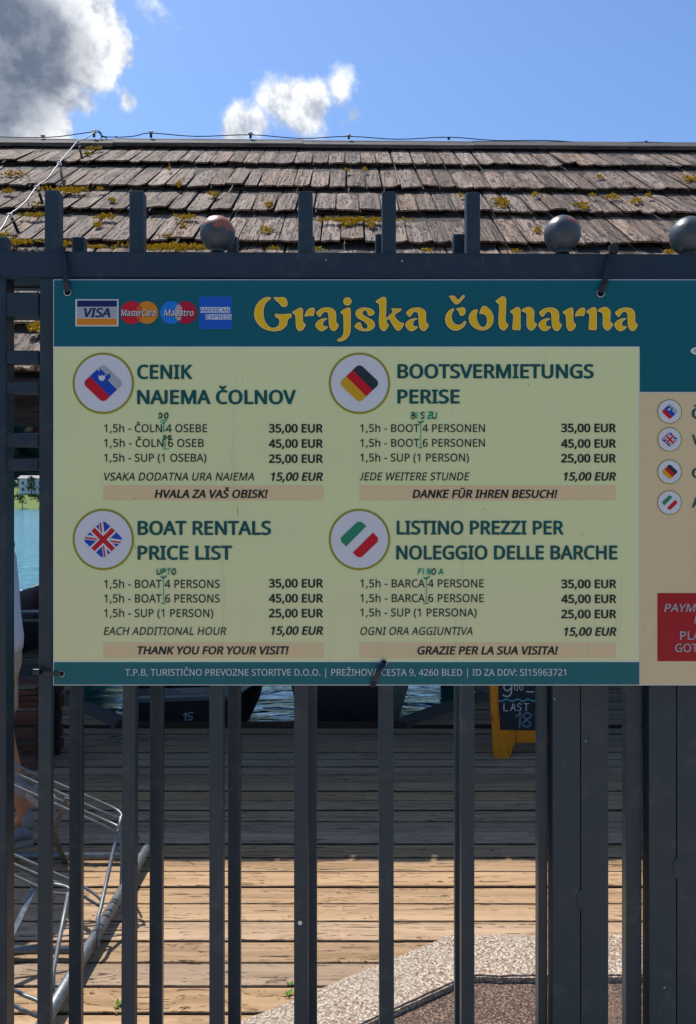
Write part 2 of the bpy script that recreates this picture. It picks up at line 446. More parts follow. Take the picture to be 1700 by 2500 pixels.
def forest():
    rng = random.Random(3); mb = MB()
    for k in range(900):
        y = 366 + 420 * rng.random() ** 1.3; x = rng.uniform(-.62, .62) * y
        z = zfar(y) - 1; h = rng.uniform(7, 15)
        if k % 3: clump(mb, (x, y, z + h * .55), (h * .33, h * .33, h * .5), 16, h * .36, rng)
        else:
            for j in range(4):
                clump(mb, (x, y, z + h * (.2 + .24 * j)), (h * .26 * (1 - j * .24),) * 2 + (h * .12,), 6, h * .24, rng)
    for k in range(60):
        x = rng.uniform(-260, 260)
        if x < -118: continue
        y = rng.uniform(309, 345); h = rng.uniform(4, 9)
        for j in range(3): clump(mb, (x + rng.uniform(-1, 1), y, zfar(y) + h * (.35 + .2 * j)), (h * .28, h * .28, h * .2), 16, h * .2, rng)
    return mb
tag(forest().build('forest', M['leaf_far']), kind='stuff', label='dark blue-green forest covering the hills beyond the lake')

# trees on the far meadow, one of each kind then copies
def tree_proto(kind):
    rng = random.Random(kind * 5 + 1)
    h = 6.0
    mb = MB(); mb.tube([(0, 0, -.4), (.05, 0, h * .22), (0, .05, h * .5), (0, 0, h * .8)], [.22, .17, .11, .04], 6)
    mb.tube([(0, 0, h * .3), (.7, .2, h * .52)], [.09, .04], 5); mb.tube([(0, 0, h * .34), (-.6, -.3, h * .56)], [.09, .04], 5)
    tr = mb.mesh('trunk')
    mb = MB()
    if kind == 0:
        for k in range(9): clump(mb, (rng.uniform(-1, 1), rng.uniform(-1, 1), h * rng.uniform(.38, .92)), (.95, .95, .8), 34, .42, rng)
    elif kind == 1:
        for j in range(7): clump(mb, (0, 0, h * (.18 + .12 * j)), (1.5 * (1 - j * .13),) * 2 + (.5,), 34, .45, rng)
    else:
        for k in range(8): clump(mb, (rng.uniform(-1.8, 1.8), rng.uniform(-.8, .8), h * rng.uniform(.12, .3)), (1.0, .8, .7), 26, .5, rng)
    return tr, mb.mesh('crown', normals=False)
TP = [tree_proto(k) for k in range(3)]
tree_spots = [(-130.4, 308.5, 1.0, 0, 'small round tree by the lake edge below the white house'),
              (-138, 313, .6, 2, 'low bush by the lake edge beside the round tree'),
              (-142, 331, .95, 2, 'dark hedge bush below the white house wall'),
              (-135, 332, 1.0, 2, 'broad dark bush on the meadow nearer the fence post'),
              (-145, 318, .7, 0, 'small pale tree at the outer end of the meadow'),
              (-124.5, 312, .95, 0, 'leafy tree overhanging the bank beside the fence post'),
              (-149, 352, 1.9, 1, 'tall dark conifer behind the white house roof'),
              (-140, 341, 1.5, 0, 'large blue-green tree covering the side of the white house'),
              (-128, 345, 1.9, 0, 'large tree behind the fence post beside the white house')]
n_un = 0
for x, y, s, k, lb in tree_spots:
    nm = ('lakeside_tree', 'conifer_tree', 'bush')[k]
    t_ = empty(nm, lb or 'tree standing on the far bank behind the price board', ('tree', 'conifer', 'bush')[k],
               (x, y, zfar(y)), 'trees along the far bank' if lb is None else 'trees round the white house')
    a = link('trunk', TP[k][0], M['bark'], t_, False); b_ = link('crown', TP[k][1], M['leaf'], t_, False)
    t_.scale = (s, s, s); t_.rotation_euler.z = random.uniform(0, 6)

# unseen wooded slope added behind the viewer to cut the sky light
def sky_block_hill():
    mb = MB(); V = []
    for j in range(14):
        row = []
        for i in range(30):
            x = -150 + i * 300 / 29; d = j * 9
            z = -.25 + max(0, d - 6) * .16 + 2.5 * noise.noise(Vector((x * .03, j * .4, 3)))
            row.append(mb.bm.verts.new((x, -20 - d - .004 * x * x * 0, z if j else -.3)))
        V.append(row)
    for j in range(13):
        for i in range(29): mb.bm.faces.new((V[j][i + 1], V[j][i], V[j + 1][i], V[j + 1][i + 1]))
    return mb
tag(sky_block_hill().build('sky_block_hill', M['leaf'], sm=True), kind='structure')
def sky_block_trees():
    rng = random.Random(21); mb = MB()
    for k in range(420):
        x = rng.uniform(-110, 110); d = rng.uniform(4, 110); h = rng.uniform(6, 11)
        z = -.3 + max(0, d - 6) * .16
        clump(mb, (x, -20 - d, z + h * .5), (h * .34, h * .34, h * .5), 26, h * .34, rng)
    return mb
tag(sky_block_trees().build('sky_block_wood', M['leaf']), kind='stuff', label='green wood added on the unseen slope behind the viewer to cut sky light')

# white house on the far bank
def far_house():
    x0, x1, y0, y1 = -147.4, -134.0, 345.0, 354.0; zb = zfar(346) + .2
    root = empty('lakeside_house', 'white two-storey house with pale grey hipped roof across the lake', 'house', ((x0 + x1) / 2, y0, zb))
    wm = plain('white_render', (0.62, 0.64, 0.68), 0.8, .06, 1.0); rm = plain('grey_roof_tile', (0.42, 0.37, 0.36), 0.8, .15, 1.5)
    gl = plain('dark_window_glass', (0.03, 0.05, 0.07), 0.15, .1, 2)
    zt = zb + 6.6
    mb = MB(); mb.box((x0, y0, zb - 1), (x1, y1, zt)); mb.build('wall', wm, root)
    mb = MB(); e = 1.0; zr = zt + 3.6
    a = [(x0 - e, y0 - e, zt - .1), (x1 + e, y0 - e, zt - .1), (x1 + e, y1 + e, zt - .1), (x0 - e, y1 + e, zt - .1)]
    r1, r2 = (x0 + 3.2, (y0 + y1) / 2, zr), (x1 - 3.2, (y0 + y1) / 2, zr)
    for f in ((a[0], a[1], r2, r1), (a[1], a[2], r2), (a[2], a[3], r1, r2), (a[3], a[0], r1), tuple(a[::-1])): mb.poly(f)
    mb.build('roof', rm, root)
    mb = MB(); mb.box((x0 + 4, y0 + 5, zr - 1), (x0 + 4.7, y0 + 5.7, zr + 1.2)); mb.build('chimney', wm, root)
    for row in (0, 1):
        for k in range(5):
            wx = x0 + 1.2 + k * 2.55; wz = zb + .9 + row * 2.8
            mb = MB(); mb.box((wx - .08, y0 - .07, wz - .08), (wx + 1.18, y0 + .02, wz + 1.48)); f = mb.build('window', wm, root)
            mb = MB(); mb.box((wx, y0 - .1, wz), (wx + 1.1, y0 - .072, wz + 1.4)); g = mb.build('pane', gl, None)
            g.parent = f
    mb = MB(); mb.box((x0 + 2, y0 - 1.2, zb + 2.9), (x1 - 2, y0 - .02, zb + 3.05))
    mb.build('balcony', wm, root)
far_house()

# ================================================================== deck
DZ = 0.0
deck = empty('boardwalk_deck', 'weathered plank deck behind the fence, sunlit near and shaded under the roof', 'deck', (0, 3.5, 0))
PITCH, THK, GAP = 0.1335, 0.028, 0.0082
def plank_mesh(L, seed):
    rng = random.Random(seed); mb = MB(); w = PITCH - GAP
    mb.box((-L / 2, 0, -THK), (L / 2, w, 0), bevel=0.0038)
    for v in mb.bm.verts:
        v.co.z += (noise.noise(Vector((v.co.x, seed, 0))) * .003)
    return mb.mesh('plank')
KX, KY = 0.218, 2.735                  # a point on the far-left edge of the kerb and its direction
KD = Vector((-0.546, -0.366)).normalized()
def kerb_x(Y):                          # x of the kerb's far edge line at distance Y
    return KX + (Y - KY) / KD.y * KD.x
rows = [3.49 + PITCH * k for k in range(-19, 17)]
long_m = [plank_mesh(4.6, s) for s in range(5)]
short_m = [plank_mesh(1.0, s + 10) for s in range(3)]
def put_plank(x0, x1, y, k):
    L = x1 - x0
    me = (long_m if L > 2 else short_m)[k % (5 if L > 2 else 3)]
    base = 4.6 if L > 2 else 1.0
    o = bpy.data.objects.new('plank', me); COL.objects.link(o)
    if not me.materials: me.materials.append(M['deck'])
    o.parent = deck; s = L / base
    o.location = Vector(((x0 + x1) / 2, y + random.uniform(-.0015, .0015), random.uniform(-.002, .002))) - deck.location
    o.rotation_euler.z = random.uniform(-.0008, .0008)
    o.scale = (s, 1, 1)
    if k % 2: o.scale.x = -s
k = 0
SLIP_Y = 5.58
for y in rows:
    k += 1
    if y < 2.78:                                     # these end under the kerb stones
        xe = kerb_x(y + PITCH) + 0.10
        xe = min(xe, 2.6)
        xs = -4.3
        if xe - xs < .4: continue
        cut = xs + (xe - xs) * random.uniform(.12, .2)
        put_plank(xs, cut - .002, y, k + 3)
        put_plank(cut + .002, xe, y, k)
    elif y < SLIP_Y - .1:
        cut = random.uniform(-3.4, -2.4)
        put_plank(-4.6, cut - .002, y, k + 1); put_plank(cut + .002, 1.9 + (k % 3) * .3, y, k); put_plank(1.904 + (k % 3) * .3, 4.6, y, k + 2)
# the two fingers on either side of the berth, with slanting corners
y = rows[-1] + PITCH
def berth_left(Y): return -1.60 - (Y - SLIP_Y) * 0.86 if Y < 6.25 else -2.40
def berth_right(Y): return 0.36 + (Y - SLIP_Y) * 0.86 if Y < 6.25 else 1.10
y = SLIP_Y
while y < 9.6:
    k += 1
    put_plank(-4.2, berth_left(y + PITCH), y, k); put_plank(berth_right(y + PITCH), 3.6, y, k + 1)
    y += PITCH
# beams: sub-frame, berth edge, finger edges
mb = MB()
for x in (-4.0, -3.2, -2.4, -1.6, -.8, 0, .8, 1.6, 2.4, 3.2, 4.0):
    mb.box((x - .04, 1.0, -.16), (x + .04, 5.5, -.034))
for x in (-4.0, -3.3, -2.6, 1.3, 2.2, 3.2): mb.box((x - .04, 5.7, -.16), (x + .04, 9.5, -.034))
mb.build('joist', M['dark_timber'], deck)
mb = MB(); mb.box((-1.66, SLIP_Y - .10, -.22), (.42, SLIP_Y - .03, .035), bevel=.006)
o = mb.build('edge_beam', M['deck'], deck)
for s, xa, xb in ((0, -1.62, -2.42), (1, .38, 1.12)):
    mb = MB(); a = Vector((xa, SLIP_Y - .04, .0)); b = Vector((xb, 6.35, .0)); d = (b - a).normalized(); nn = Vector((-d.y, d.x, 0)) * .045
    mb.hexa([a - nn + Vector((0, 0, -.2)), b - nn + Vector((0, 0, -.2)), b + nn + Vector((0, 0, -.2)), a + nn + Vector((0, 0, -.2)),
             a - nn + Vector((0, 0, .05)), b - nn + Vector((0, 0, .05)), b + nn + Vector((0, 0, .05)), a + nn + Vector((0, 0, .05))])
    mb.build('corner_beam', M['corner'], deck)
for x in (-4.0, -2.5, 1.2, 3.4):
    for yy in (6.4, 9.2):
        mb = MB(); mb.tube([(x, yy, -4), (x, yy, -.05)], .09, 10); mb.build('pile', M['dark_timber'], deck)
sheet('shore_ground', [(-60, -40), (60, -40), (60, 4.3), (-60, 4.3)], -0.24, M['lakebed'])

# kerb stones and lower pavement
sheet('pavement', [(.50, 2.70), (-5.0, -.98), (-60, -1), (-60, -40), (60, -40), (60, 2.70)], -0.010, M['pavement'])
sheet('bounce_ground', [(-60, -18), (60, -18), (60, 1.55), (.2, 1.55), (-3.2, -.75), (-60, -.8)], -0.006, plain('pale_bounce_ground', (.33, .30, .27), .9, .12, 8))  # unseen pale ground added to bounce warm light up onto the price board
kerb = empty('kerb', 'pale washed concrete kerb of slabs that bends towards the deck edge', 'kerb', (0.9, 2.6, 0))
def kerb_block(A, B, C, D, nm='kerb_stone'):
    mb = MB(); top = .014; bot = -.2
    def g(p, z): return (p[0], p[1], z)
    mb.hexa([g(A, bot), g(B, bot), g(C, bot), g(D, bot), g(A, top), g(B, top), g(C, top), g(D, top)])
    bmesh.ops.bevel(mb.bm, geom=[e for e in mb.bm.edges if min(v.co.z for v in e.verts) > 0], offset=.006, segments=2, affect='EDGES')
    bmesh.ops.subdivide_edges(mb.bm, edges=[e for e in mb.bm.edges if e.calc_length() > .3], cuts=24)
    for v in mb.bm.verts:
        if v.co.z > -.05:
            n_ = noise.noise_vector(v.co * 26)
            v.co.x += n_.x * .006; v.co.y += n_.y * .008
    mb.build(nm, M['kerb'], kerb)
FY, NY = 2.838, 2.588
cf = Vector((kerb_x(FY), FY)); nnx = .359 - (2.588 - 2.55) * 0 ; cn = Vector((.40, NY))
xs = [cf.x, 1.33, 2.35, 3.4, 4.5]
kerb_block((cn.x, cn.y), (1.33 - .002, NY), (1.33 - .002, FY), (cf.x, cf.y))
for a, b in zip(xs[1:-1], xs[2:]):
    kerb_block((a + .002, NY), (b - .002, NY), (b - .002, FY), (a + .002, FY))
prevf, prevn = cf, cn; KN = Vector((-.219, -.163)).normalized()
for i in range(6):
    L = 1.05
    f2 = prevf + KD * L; n2 = prevn + KD * L
    kerb_block((n2.x, n2.y), (prevn.x - .003, prevn.y - .002), (prevf.x - .003, prevf.y - .002), (f2.x, f2.y))
    prevf, prevn = f2, n2

# weeds in the joints
def weed(px, py, Y, s, label):
    base = P(px, py, Y); base.z = .0
    rng = random.Random(int(px)); mb = MB()
    for i in range(9):
        a = rng.uniform(0, 6.28); l = s * rng.uniform(.6, 1.2)
        d = Vector((cos(a), sin(a), rng.uniform(.3, 1.2))).normalized() * l; w = d.cross(Vector((0, 0, 1))).normalized() * l * .2
        q = base + d * .5
        mb.poly([base, q + w, base + d, q - w])
    tag(mb.build('weed', M['weed']), label, 'weed')
weed(287, 2458, 1880 * 1.6 / 1228, .022, 'tiny green weed growing in a deck joint near the rack pipe')
weed(703, 2432, 1880 * 1.6 / 1202, .026, 'thin green sprig where the deck meets the kerb behind a fence bar')
weed(708, 2405, 1880 * 1.6 / 1175, .016, 'smallest green sprig in the deck joint above the kerb edge')

# ================================================================== boathouse
T, C0 = 0.766, 2.6
AL = math.atan(T); U = Vector((0, cos(AL), sin(AL))); N_ = Vector((0, -sin(AL), cos(AL)))
TILT = 0.0068
def roof_pt(x, Y, lift=0.0):
    p = Vector((x, Y, EYE + T * Y - C0 - TILT * x)); return p + N_ * lift
def R(px, py, lift=0.0):
    c = C0 - lift / cos(AL)
    kx = TILT * (px - HX) / FPX
    Y = c / (T - kx - (HY - py) / FPX)
    return Vector(((px - HX) / FPX * Y, Y, EYE + (HY - py) / FPX * Y))
bh = empty('boathouse', 'open boathouse with weathered shingle roof above the deck and berths', 'boathouse', (0, 9, -.5))
YR = 8.79                      # ridge
butts = [8.065, 7.37, 6.78, 6.14, 5.505, 4.88, 4.41]
def shingle_mesh(seed, L):
    rng = random.Random(seed); mb = MB(); w, th = .172, .019
    nx, ny = 4, 3; top = []; bot = []
    cup = rng.uniform(-.010, .016); tw = rng.uniform(-.012, .012)
    for j in range(ny + 1):
        rt, rb = [], []
        for i in range(nx + 1):
            u = i / nx - .5; v = j / ny
            z = cup * (4 * u * u - .5) * (1 - v) + tw * u * (1 - v) + rng.uniform(-.0015, .0015)
            yy = v * L + (rng.uniform(-.004, .004) if j == 0 else 0)
            edge = -.004 if (i in (0, nx) or j == 0) else 0
            rt.append(mb.bm.verts.new((u * w, yy, z + edge))); rb.append(mb.bm.verts.new((u * w, yy, z - th)))
        top.append(rt); bot.append(rb)
    for j in range(ny):
        for i in range(nx):
            mb.bm.faces.new((top[j][i], top[j][i + 1], top[j + 1][i + 1], top[j + 1][i]))
            mb.bm.faces.new((bot[j][i], bot[j + 1][i], bot[j + 1][i + 1], bot[j][i + 1]))
        mb.bm.faces.new((top[j][0], top[j + 1][0], bot[j + 1][0], bot[j][0]))
        mb.bm.faces.new((top[j][nx], bot[j][nx], bot[j + 1][nx], top[j + 1][nx]))
    for i in range(nx): mb.bm.faces.new((top[0][i], bot[0][i], bot[0][i + 1], top[0][i + 1]))
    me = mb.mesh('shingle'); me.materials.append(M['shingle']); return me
SH = [shingle_mesh(s, 1.0) for s in range(12)]
def shingle_matrix(x, Y, wid, L, rng, jitter=True):
    tl = math.atan2(.064, L)
    base = roof_pt(x, Y, 0)
    j1 = rng.uniform(-.010, .010); j2 = rng.gauss(0, .016); off = rng.gauss(0, .009) + (rng.uniform(-.035, .01) if rng.random() < .15 else 0)
    lift = abs(rng.gauss(0, .006)) + (rng.uniform(.008, .022) if rng.random() < .09 else 0)
    rot = Matrix((Vector((1, 0, -TILT)), U, N_)).transposed().to_4x4()
    m = Matrix.Translation(base + U * off + N_ * (lift - .002)) @ rot @ Matrix.Rotation(-tl - lift / L, 4, 'X') @ Matrix.Rotation(j1, 4, 'Z') @ Matrix.Rotation(j2, 4, 'Y')
    return m @ Matrix.Diagonal((wid / .172, L, 1, 1))
rng = random.Random(11)
extra = bmesh.new(); nshing = 0
def add_extra(me, m):
    n0 = len(extra.verts); extra.from_mesh(me); extra.verts.ensure_lookup_table()
    bmesh.ops.transform(extra, matrix=m, verts=extra.verts[n0:])
inv_bh = Matrix.Translation(-bh.location)
for r, Yb in enumerate(butts):
    Yt = butts[r - 1] if r else YR - .03
    L = (Yt - Yb) / cos(AL) + (.13 if r else .0)
    half = .452 * Yb + .32
    if r >= 5: half = .452 * Yb + .15
    x = -8.2 + rng.uniform(0, .1)
    while x < 8.2:
        w = .172 * rng.choice((.8, .9, .95, 1.0, 1.0, 1.05, 1.12, 1.2))
        gap = rng.choice((.004, .006, .010, .015, .020))
        m = shingle_matrix(x + w / 2, Yb, w - gap, L, rng)
        me = SH[rng.randrange(12)]
        xc = x + w / 2
        if abs(xc) < half and nshing < 297:
            o = bpy.data.objects.new('shingle', me); COL.objects.link(o); o.parent = bh
            o.matrix_basis = inv_bh @ m; nshing += 1
        else: add_extra(me, m)
        x += w
me = bpy.data.meshes.new('outer_shingles'); extra.to_mesh(me); extra.free()
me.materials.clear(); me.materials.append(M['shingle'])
tag(link('outer_shingles', me, None, bh), kind='stuff')
print('shingles', nshing)
# under-layer: short cover boards seen as slivers between the upper boards
ul = MB()
for r, Yb in enumerate(butts):
    Yt = butts[r - 1] if r else YR - .03
    x = -8.1 + rng.uniform(0, .1)
    while x < 8.1:
        w = .165
        p = roof_pt(x, Yb, -.030) + U * .014
        a = p; b = roof_pt(x + w - .012, Yb, -.030) + U * .014
        c = roof_pt(x + w - .012, Yt, -.052) + U * .06; d = roof_pt(x, Yt, -.052) + U * .06
        if rng.random() < .5:
            ul.hexa([a - N_ * .02, b - N_ * .02, c - N_ * .02, d - N_ * .02, a, b, c, d])
        x += w
tag(ul.build('cover_boards', M['dark_timber'], bh), kind='stuff')
# roof boarding, both slopes
mb = MB()
X0, X1 = -8.3, 8.3
e1, e2 = butts[-1] - .03, YR
for sgn in (1, -1):
    def rp(x, Y, l):
        p = roof_pt(x, Y, l)
        if sgn < 0: p = Vector((p.x, 2 * YR - p.y, p.z))
        return p
    a, b, c, d = rp(X0, e1, -.10), rp(X1, e1, -.10), rp(X1, e2, -.10), rp(X0, e2, -.10)
    k_ = Vector((0, 0, .035))
    mb.hexa([a, b, c, d, a + k_, b + k_, c + k_, d + k_] if sgn > 0 else [d, c, b, a, d + k_, c + k_, b + k_, a + k_])
mb.build('roof_boarding', M['dark_timber'], bh)
mb = MB()
for r in range(9):                                   # far slope, plain courses
    for i in range(48):
        x = X0 + i * .345; Ya = 2 * YR - (YR - .02 - r * .5)
        za = roof_pt(x, 2 * YR - Ya, -.02); zb_ = roof_pt(x, 2 * YR - Ya - .56, .0)
        p0 = Vector((x, Ya, za.z)); p1 = Vector((x + .33, Ya, za.z)); p2 = Vector((x + .33, 2 * YR - zb_.y, zb_.z)); p3 = Vector((x, 2 * YR - zb_.y, zb_.z))
        kk = Vector((0, 0, .02)); mb.hexa([p0, p1, p2, p3, p0 + kk, p1 + kk, p2 + kk, p3 + kk])
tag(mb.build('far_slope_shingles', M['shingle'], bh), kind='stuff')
for i in range(15):                                  # rafters
    x = -7.7 + i * 1.1
    for sgn in (1, -1):
        a, b = roof_pt(x, e1 + .05, -.14), roof_pt(x, e2, -.14)
        if sgn < 0: a.y = 2 * YR - a.y; b.y = 2 * YR - b.y
        mb = MB(); w = Vector((.045, 0, 0)); h = Vector((0, 0, -.14))
        mb.hexa([a - w + h, a + w + h, b + w + h, b - w + h, a - w, a + w, b + w, b - w]); mb.build('rafter', M['dark_timber'], bh)
# ridge cap boards
x = X0
while x < X1:
    L = rng.uniform(1.6, 2.6); x2 = min(x + L, X1); zz = rng.uniform(0, .012)
    a, b = roof_pt(x + .002, YR - .13, -.035 + zz), roof_pt(x2 - .002, YR - .13, -.035 + zz)
    c, d = roof_pt(x2 - .002, YR + .02, -.035 + zz), roof_pt(x + .002, YR + .02, -.035 + zz)
    k_ = N_ * .04
    mb = MB(); mb.hexa([a, b, c, d, a + k_, b + k_, c + k_, d + k_]); mb.build('ridge_board', M['ridge_wood'], bh)
    x = x2
ze = roof_pt(0, e1, -.25).z
def beam(name, a, b, w, h, mat):
    a, b = Vector(a), Vector(b); d = (b - a).normalized(); s = d.cross(Vector((0, 0, 1))).normalized() * w / 2; u = s.cross(d).normalized() * h / 2
    mb = MB(); mb.hexa([a - s - u, b - s - u, b + s - u, a + s - u, a - s + u, b - s + u, b + s + u, a + s + u]); return mb.build(name, mat, bh)
yf = 2 * YR - e1
beam('eaves_beam', (X0, e1 + .25, ze + .02), (X1, e1 + .25, ze - .02), .14, .18, M['dark_timber'])
beam('eaves_beam', (X0, yf - .25, ze + .02), (X1, yf - .25, ze - .02), .14, .18, M['dark_timber'])
for x in (-3.7, 3.7):
    beam('post', (x, e1 + .25, -.02), (x, e1 + .25, ze - .08), .16, .16, M['dark_timber'])
for x in (-5.93, -2.3, 1.9, 5.8):
    beam('post', (x, yf - .25, -4), (x, yf - .25, ze - .08), .2, .2, M['dark_timber'])
beam('tie_beam', (-3.7, e1 + .25, ze - .1), (-3.7, yf - .25, ze - .1), .14, .18, M['dark_timber'])
beam('tie_beam', (3.7, e1 + .25, ze - .1), (3.7, yf - .25, ze - .1), .14, .18, M['dark_timber'])
for x in (-2.3, 1.9, 5.8):
    beam('brace', (x + .05, yf - .25, ze - 1.0), (x + .95, yf - .25, ze - .1), .1, .22, M['dark_timber'])
    beam('brace', (x - .05, yf - .25, ze - 1.0), (x - .95, yf - .25, ze - .1), .1, .22, M['dark_timber'])
mb = MB(); pts = [P(x, y, yf - .2) for x, y in ((-60, 1112), (97, 1118), (22, 1180), (-60, 1249))]
mb.hexa(pts + [p + Vector((0, .08, 0)) for p in pts]); mb.build('gusset', M['dark_timber'], bh)
# teal boards of a stored hull seen through the gap under the roof
teal = plain('teal_board', (0.10, 0.22, 0.22), .6, .15, 6); crm = plain('cream_board', (0.42, 0.34, 0.27), .7, .15, 6); rdk = plain('dark_red_board', (0.07, 0.02, 0.018), .6, .2, 6)
sd = empty('stored_boat', 'upturned teal and dark red boat hung under the boathouse roof', 'boat', P(90, 1020, 7.5))
YS = 7.5
def slab(pts, name, mat, Y=YS, th=.03):
    mb = MB(); A = [P(x, y, Y) for x, y in pts]; k_ = Vector((0, th, 0))
    mb.bm.faces.new([mb.bm.verts.new(p) for p in A]); f = mb.bm.faces[:] if False else list(mb.bm.faces)
    r = bmesh.ops.extrude_face_region(mb.bm, geom=f); bmesh.ops.translate(mb.bm, vec=k_, verts=[g for g in r['geom'] if isinstance(g, bmesh.types.BMVert)])
    return mb.build(name, mat, sd)
slab([(83, 995), (112, 1003), (112, 1012), (79, 1012)], 'plank', teal); slab([(78, 1015), (112, 1014), (112, 1024), (73, 1025)], 'plank', teal)
slab([(71, 1029), (110, 1027), (97, 1038), (66, 1041)], 'plank', teal); slab([(65, 1043), (80, 1043), (72, 1053), (60, 1053)], 'keel', crm)
slab([(112, 1026), (112, 1075), (56, 1075), (72, 1055)], 'hull_side', rdk, 7.56)

# ------------------------------------------------------------------ moss on the roof
def moss(lst):
    mb = MB(); rg = random.Random(5)
    for px, py, wx, hy, n in lst:
        for _ in range(int(n * .9)):
            q = R(px + rg.gauss(0, wx / 2.1), py + rg.gauss(0, hy / 3.8), .004)
            vs = mb.ico(q, rg.uniform(.004, .010), 1, (1.4, 1.4, .5))
            for v in vs: v.co += Vector((rg.uniform(-.007, .007),) * 1 + (rg.uniform(-.007, .007), rg.uniform(-.007, .007)))
            for _k in range(3):
                d = Vector((rg.uniform(-1, 1), rg.uniform(-1, .6), rg.uniform(.1, 1))).normalized() * rg.uniform(.012, .028)
                w = d.cross(Vector((0, 0, 1))).normalized() * .005
                mb.poly([q - w, q + d, q + w])
    return mb
ms = [(232, 362, 26, 9, 40), (215, 374, 14, 8, 20), (38, 424, 34, 10, 50), (165, 462, 60, 9, 120), (180, 468, 30, 8, 40), (20, 466, 18, 10, 30), (95, 500, 22, 10, 45),
      (85, 525, 40, 8, 60), (258, 529, 26, 10, 60), (240, 548, 12, 12, 26), (275, 488, 10, 12, 24), (245, 460, 8, 6, 12), (40, 590, 60, 12, 130), (5, 572, 18, 8, 30),
      (160, 596, 16, 12, 30), (230, 602, 40, 8, 60), (420, 603, 120, 14, 380), (425, 575, 30, 8, 70), (452, 530, 24, 10, 55), (445, 552, 8, 14, 22), (505, 602, 24, 8, 40),
      (523, 474, 14, 12, 40), (436, 448, 9, 12, 24), (655, 500, 8, 16, 30), (650, 562, 14, 14, 36), (412, 410, 6, 10, 14), (850, 415, 8, 8, 16), (890, 413, 6, 8, 12),
      (875, 536, 100, 10, 260), (905, 548, 12, 16, 40), (850, 545, 18, 12, 40), (668, 606, 14, 6, 20), (775, 608, 12, 6, 20), (1046, 610, 14, 5, 18), (1262, 612, 10, 5, 14),
      (1222, 490, 20, 18, 60), (1228, 502, 10, 12, 24), (1306, 473, 8, 8, 16), (1125, 476, 6, 8, 12), (1420, 500, 16, 16, 40), (1430, 508, 12, 8, 20), (1498, 480, 20, 12, 46),
      (1552, 489, 16, 12, 36), (1446, 475, 8, 8, 14), (1585, 476, 10, 8, 16), (1462, 430, 10, 10, 20), (1690, 436, 22, 14, 50), (1635, 614, 14, 6, 22), (1312, 560, 6, 14, 18),
      (85, 800, 20, 14, 50), (98, 792, 14, 8, 30), (92, 888, 20, 5, 40)]
tag(moss(ms).build('moss', M['moss']), kind='stuff', label='ochre yellow moss tufts between the roof shingles')

# ------------------------------------------------------------------ lightning conductor
lc = empty('lightning_conductor', 'pale wire on stand-off clips running down the roof and along the ridge', 'lightning wire', R(230, 330, .1))
def spline(pts, n=8):
    out = []; p = [Vector(q) for q in pts]
    for i in range(len(p) - 1):
        a, b, c, d = p[max(i - 1, 0)], p[i], p[i + 1], p[min(i + 2, len(p) - 1)]
        for j in range(n):
            t = j / n
            out.append(0.5 * ((2 * b) + (c - a) * t + (2 * a - 5 * b + 4 * c - d) * t * t + (3 * b - a - 3 * c + d) * t ** 3))
    out.append(p[-1]); return out
cl = [(230, 322), (190, 345), (145, 398), (90, 456), (24, 524), (-35, 600)]
w_pts = [R(x, y, .10) for x, y in [(232, 320), (222, 330), (205, 340), (190, 345), (172, 366), (145, 398), (122, 430), (108, 442), (90, 456), (68, 486), (50, 505), (24, 524), (8, 552), (-35, 610)]]
mb = MB(); mb.tube(spline(w_pts, 5), .0058, 6); mb.build('wire', M['cable'], lc, True)
ends = [None, (200, 383), (155, 450), (105, 498), (45, 568), (-20, 640)]
for i, (x, y) in enumerate(cl[:5]):
    c = R(x, y, .10)
    mb = MB(); mb.ico(c, .021, 2, (1.3, .9, .6)); mb.ico(c + Vector((.012, 0, -.02)), .016, 1); clip = mb.build('clip', M['clip'], lc)
    if ends[i]:
        e = R(ends[i][0], ends[i][1], .012); mb = MB(); mb.strip([c + Vector((.018, 0, -.03)), c * .45 + e * .55 + N_ * .02, e], .024, .008, (1, 0, 0)); mb.build('bracket', M['black_metal'], lc)
def ridge_pt(px, py):
    Y = YR; return Vector(((px - HX) / FPX * Y, Y, EYE + (HY - py) / FPX * Y))
st = [(230, 322), (284, 333), (369, 325), (612, 328), (852, 333), (1096, 335), (1335, 343), (1578, 347), (1820, 352), (-120, 330), (105, 334)]
for i, (x, y) in enumerate(st):
    c = ridge_pt(x, y); b = Vector((c.x, c.y, roof_pt(c.x, YR, .04).z))
    mb = MB(); mb.strip([c, b], .026, .012, (1, 0, 0)); mb.build('bracket', M['black_metal'], lc)
    if y < 336 and 100 < x < 900 and x != 284:
        mb = MB(); mb.ico(c + Vector((0, 0, .01)), .026, 2, (1.1, 1, .6)); mb.build('clip', M['clip'], lc)
rw = [ridge_pt(*q) for q in [(-120, 330), (105, 336), (230, 322), (248, 332), (284, 335), (330, 332), (369, 325), (480, 333), (612, 329), (735, 338), (852, 333), (970, 340), (1096, 335), (1210, 343), (1335, 343), (1460, 350), (1578, 347), (1700, 352), (1820, 352)]]
mb = MB(); mb.tube(spline(rw, 4), .0055, 6); mb.build('ridge_wire', M['black_metal'], lc, True)
loop = [ridge_pt(*q) for q in [(238, 318), (246, 324), (250, 332), (246, 338), (252, 334), (262, 338)]]
mb = MB(); mb.tube(spline(loop, 5), .006, 6); mb.build('wire_loop', M['black_metal'], lc, True)

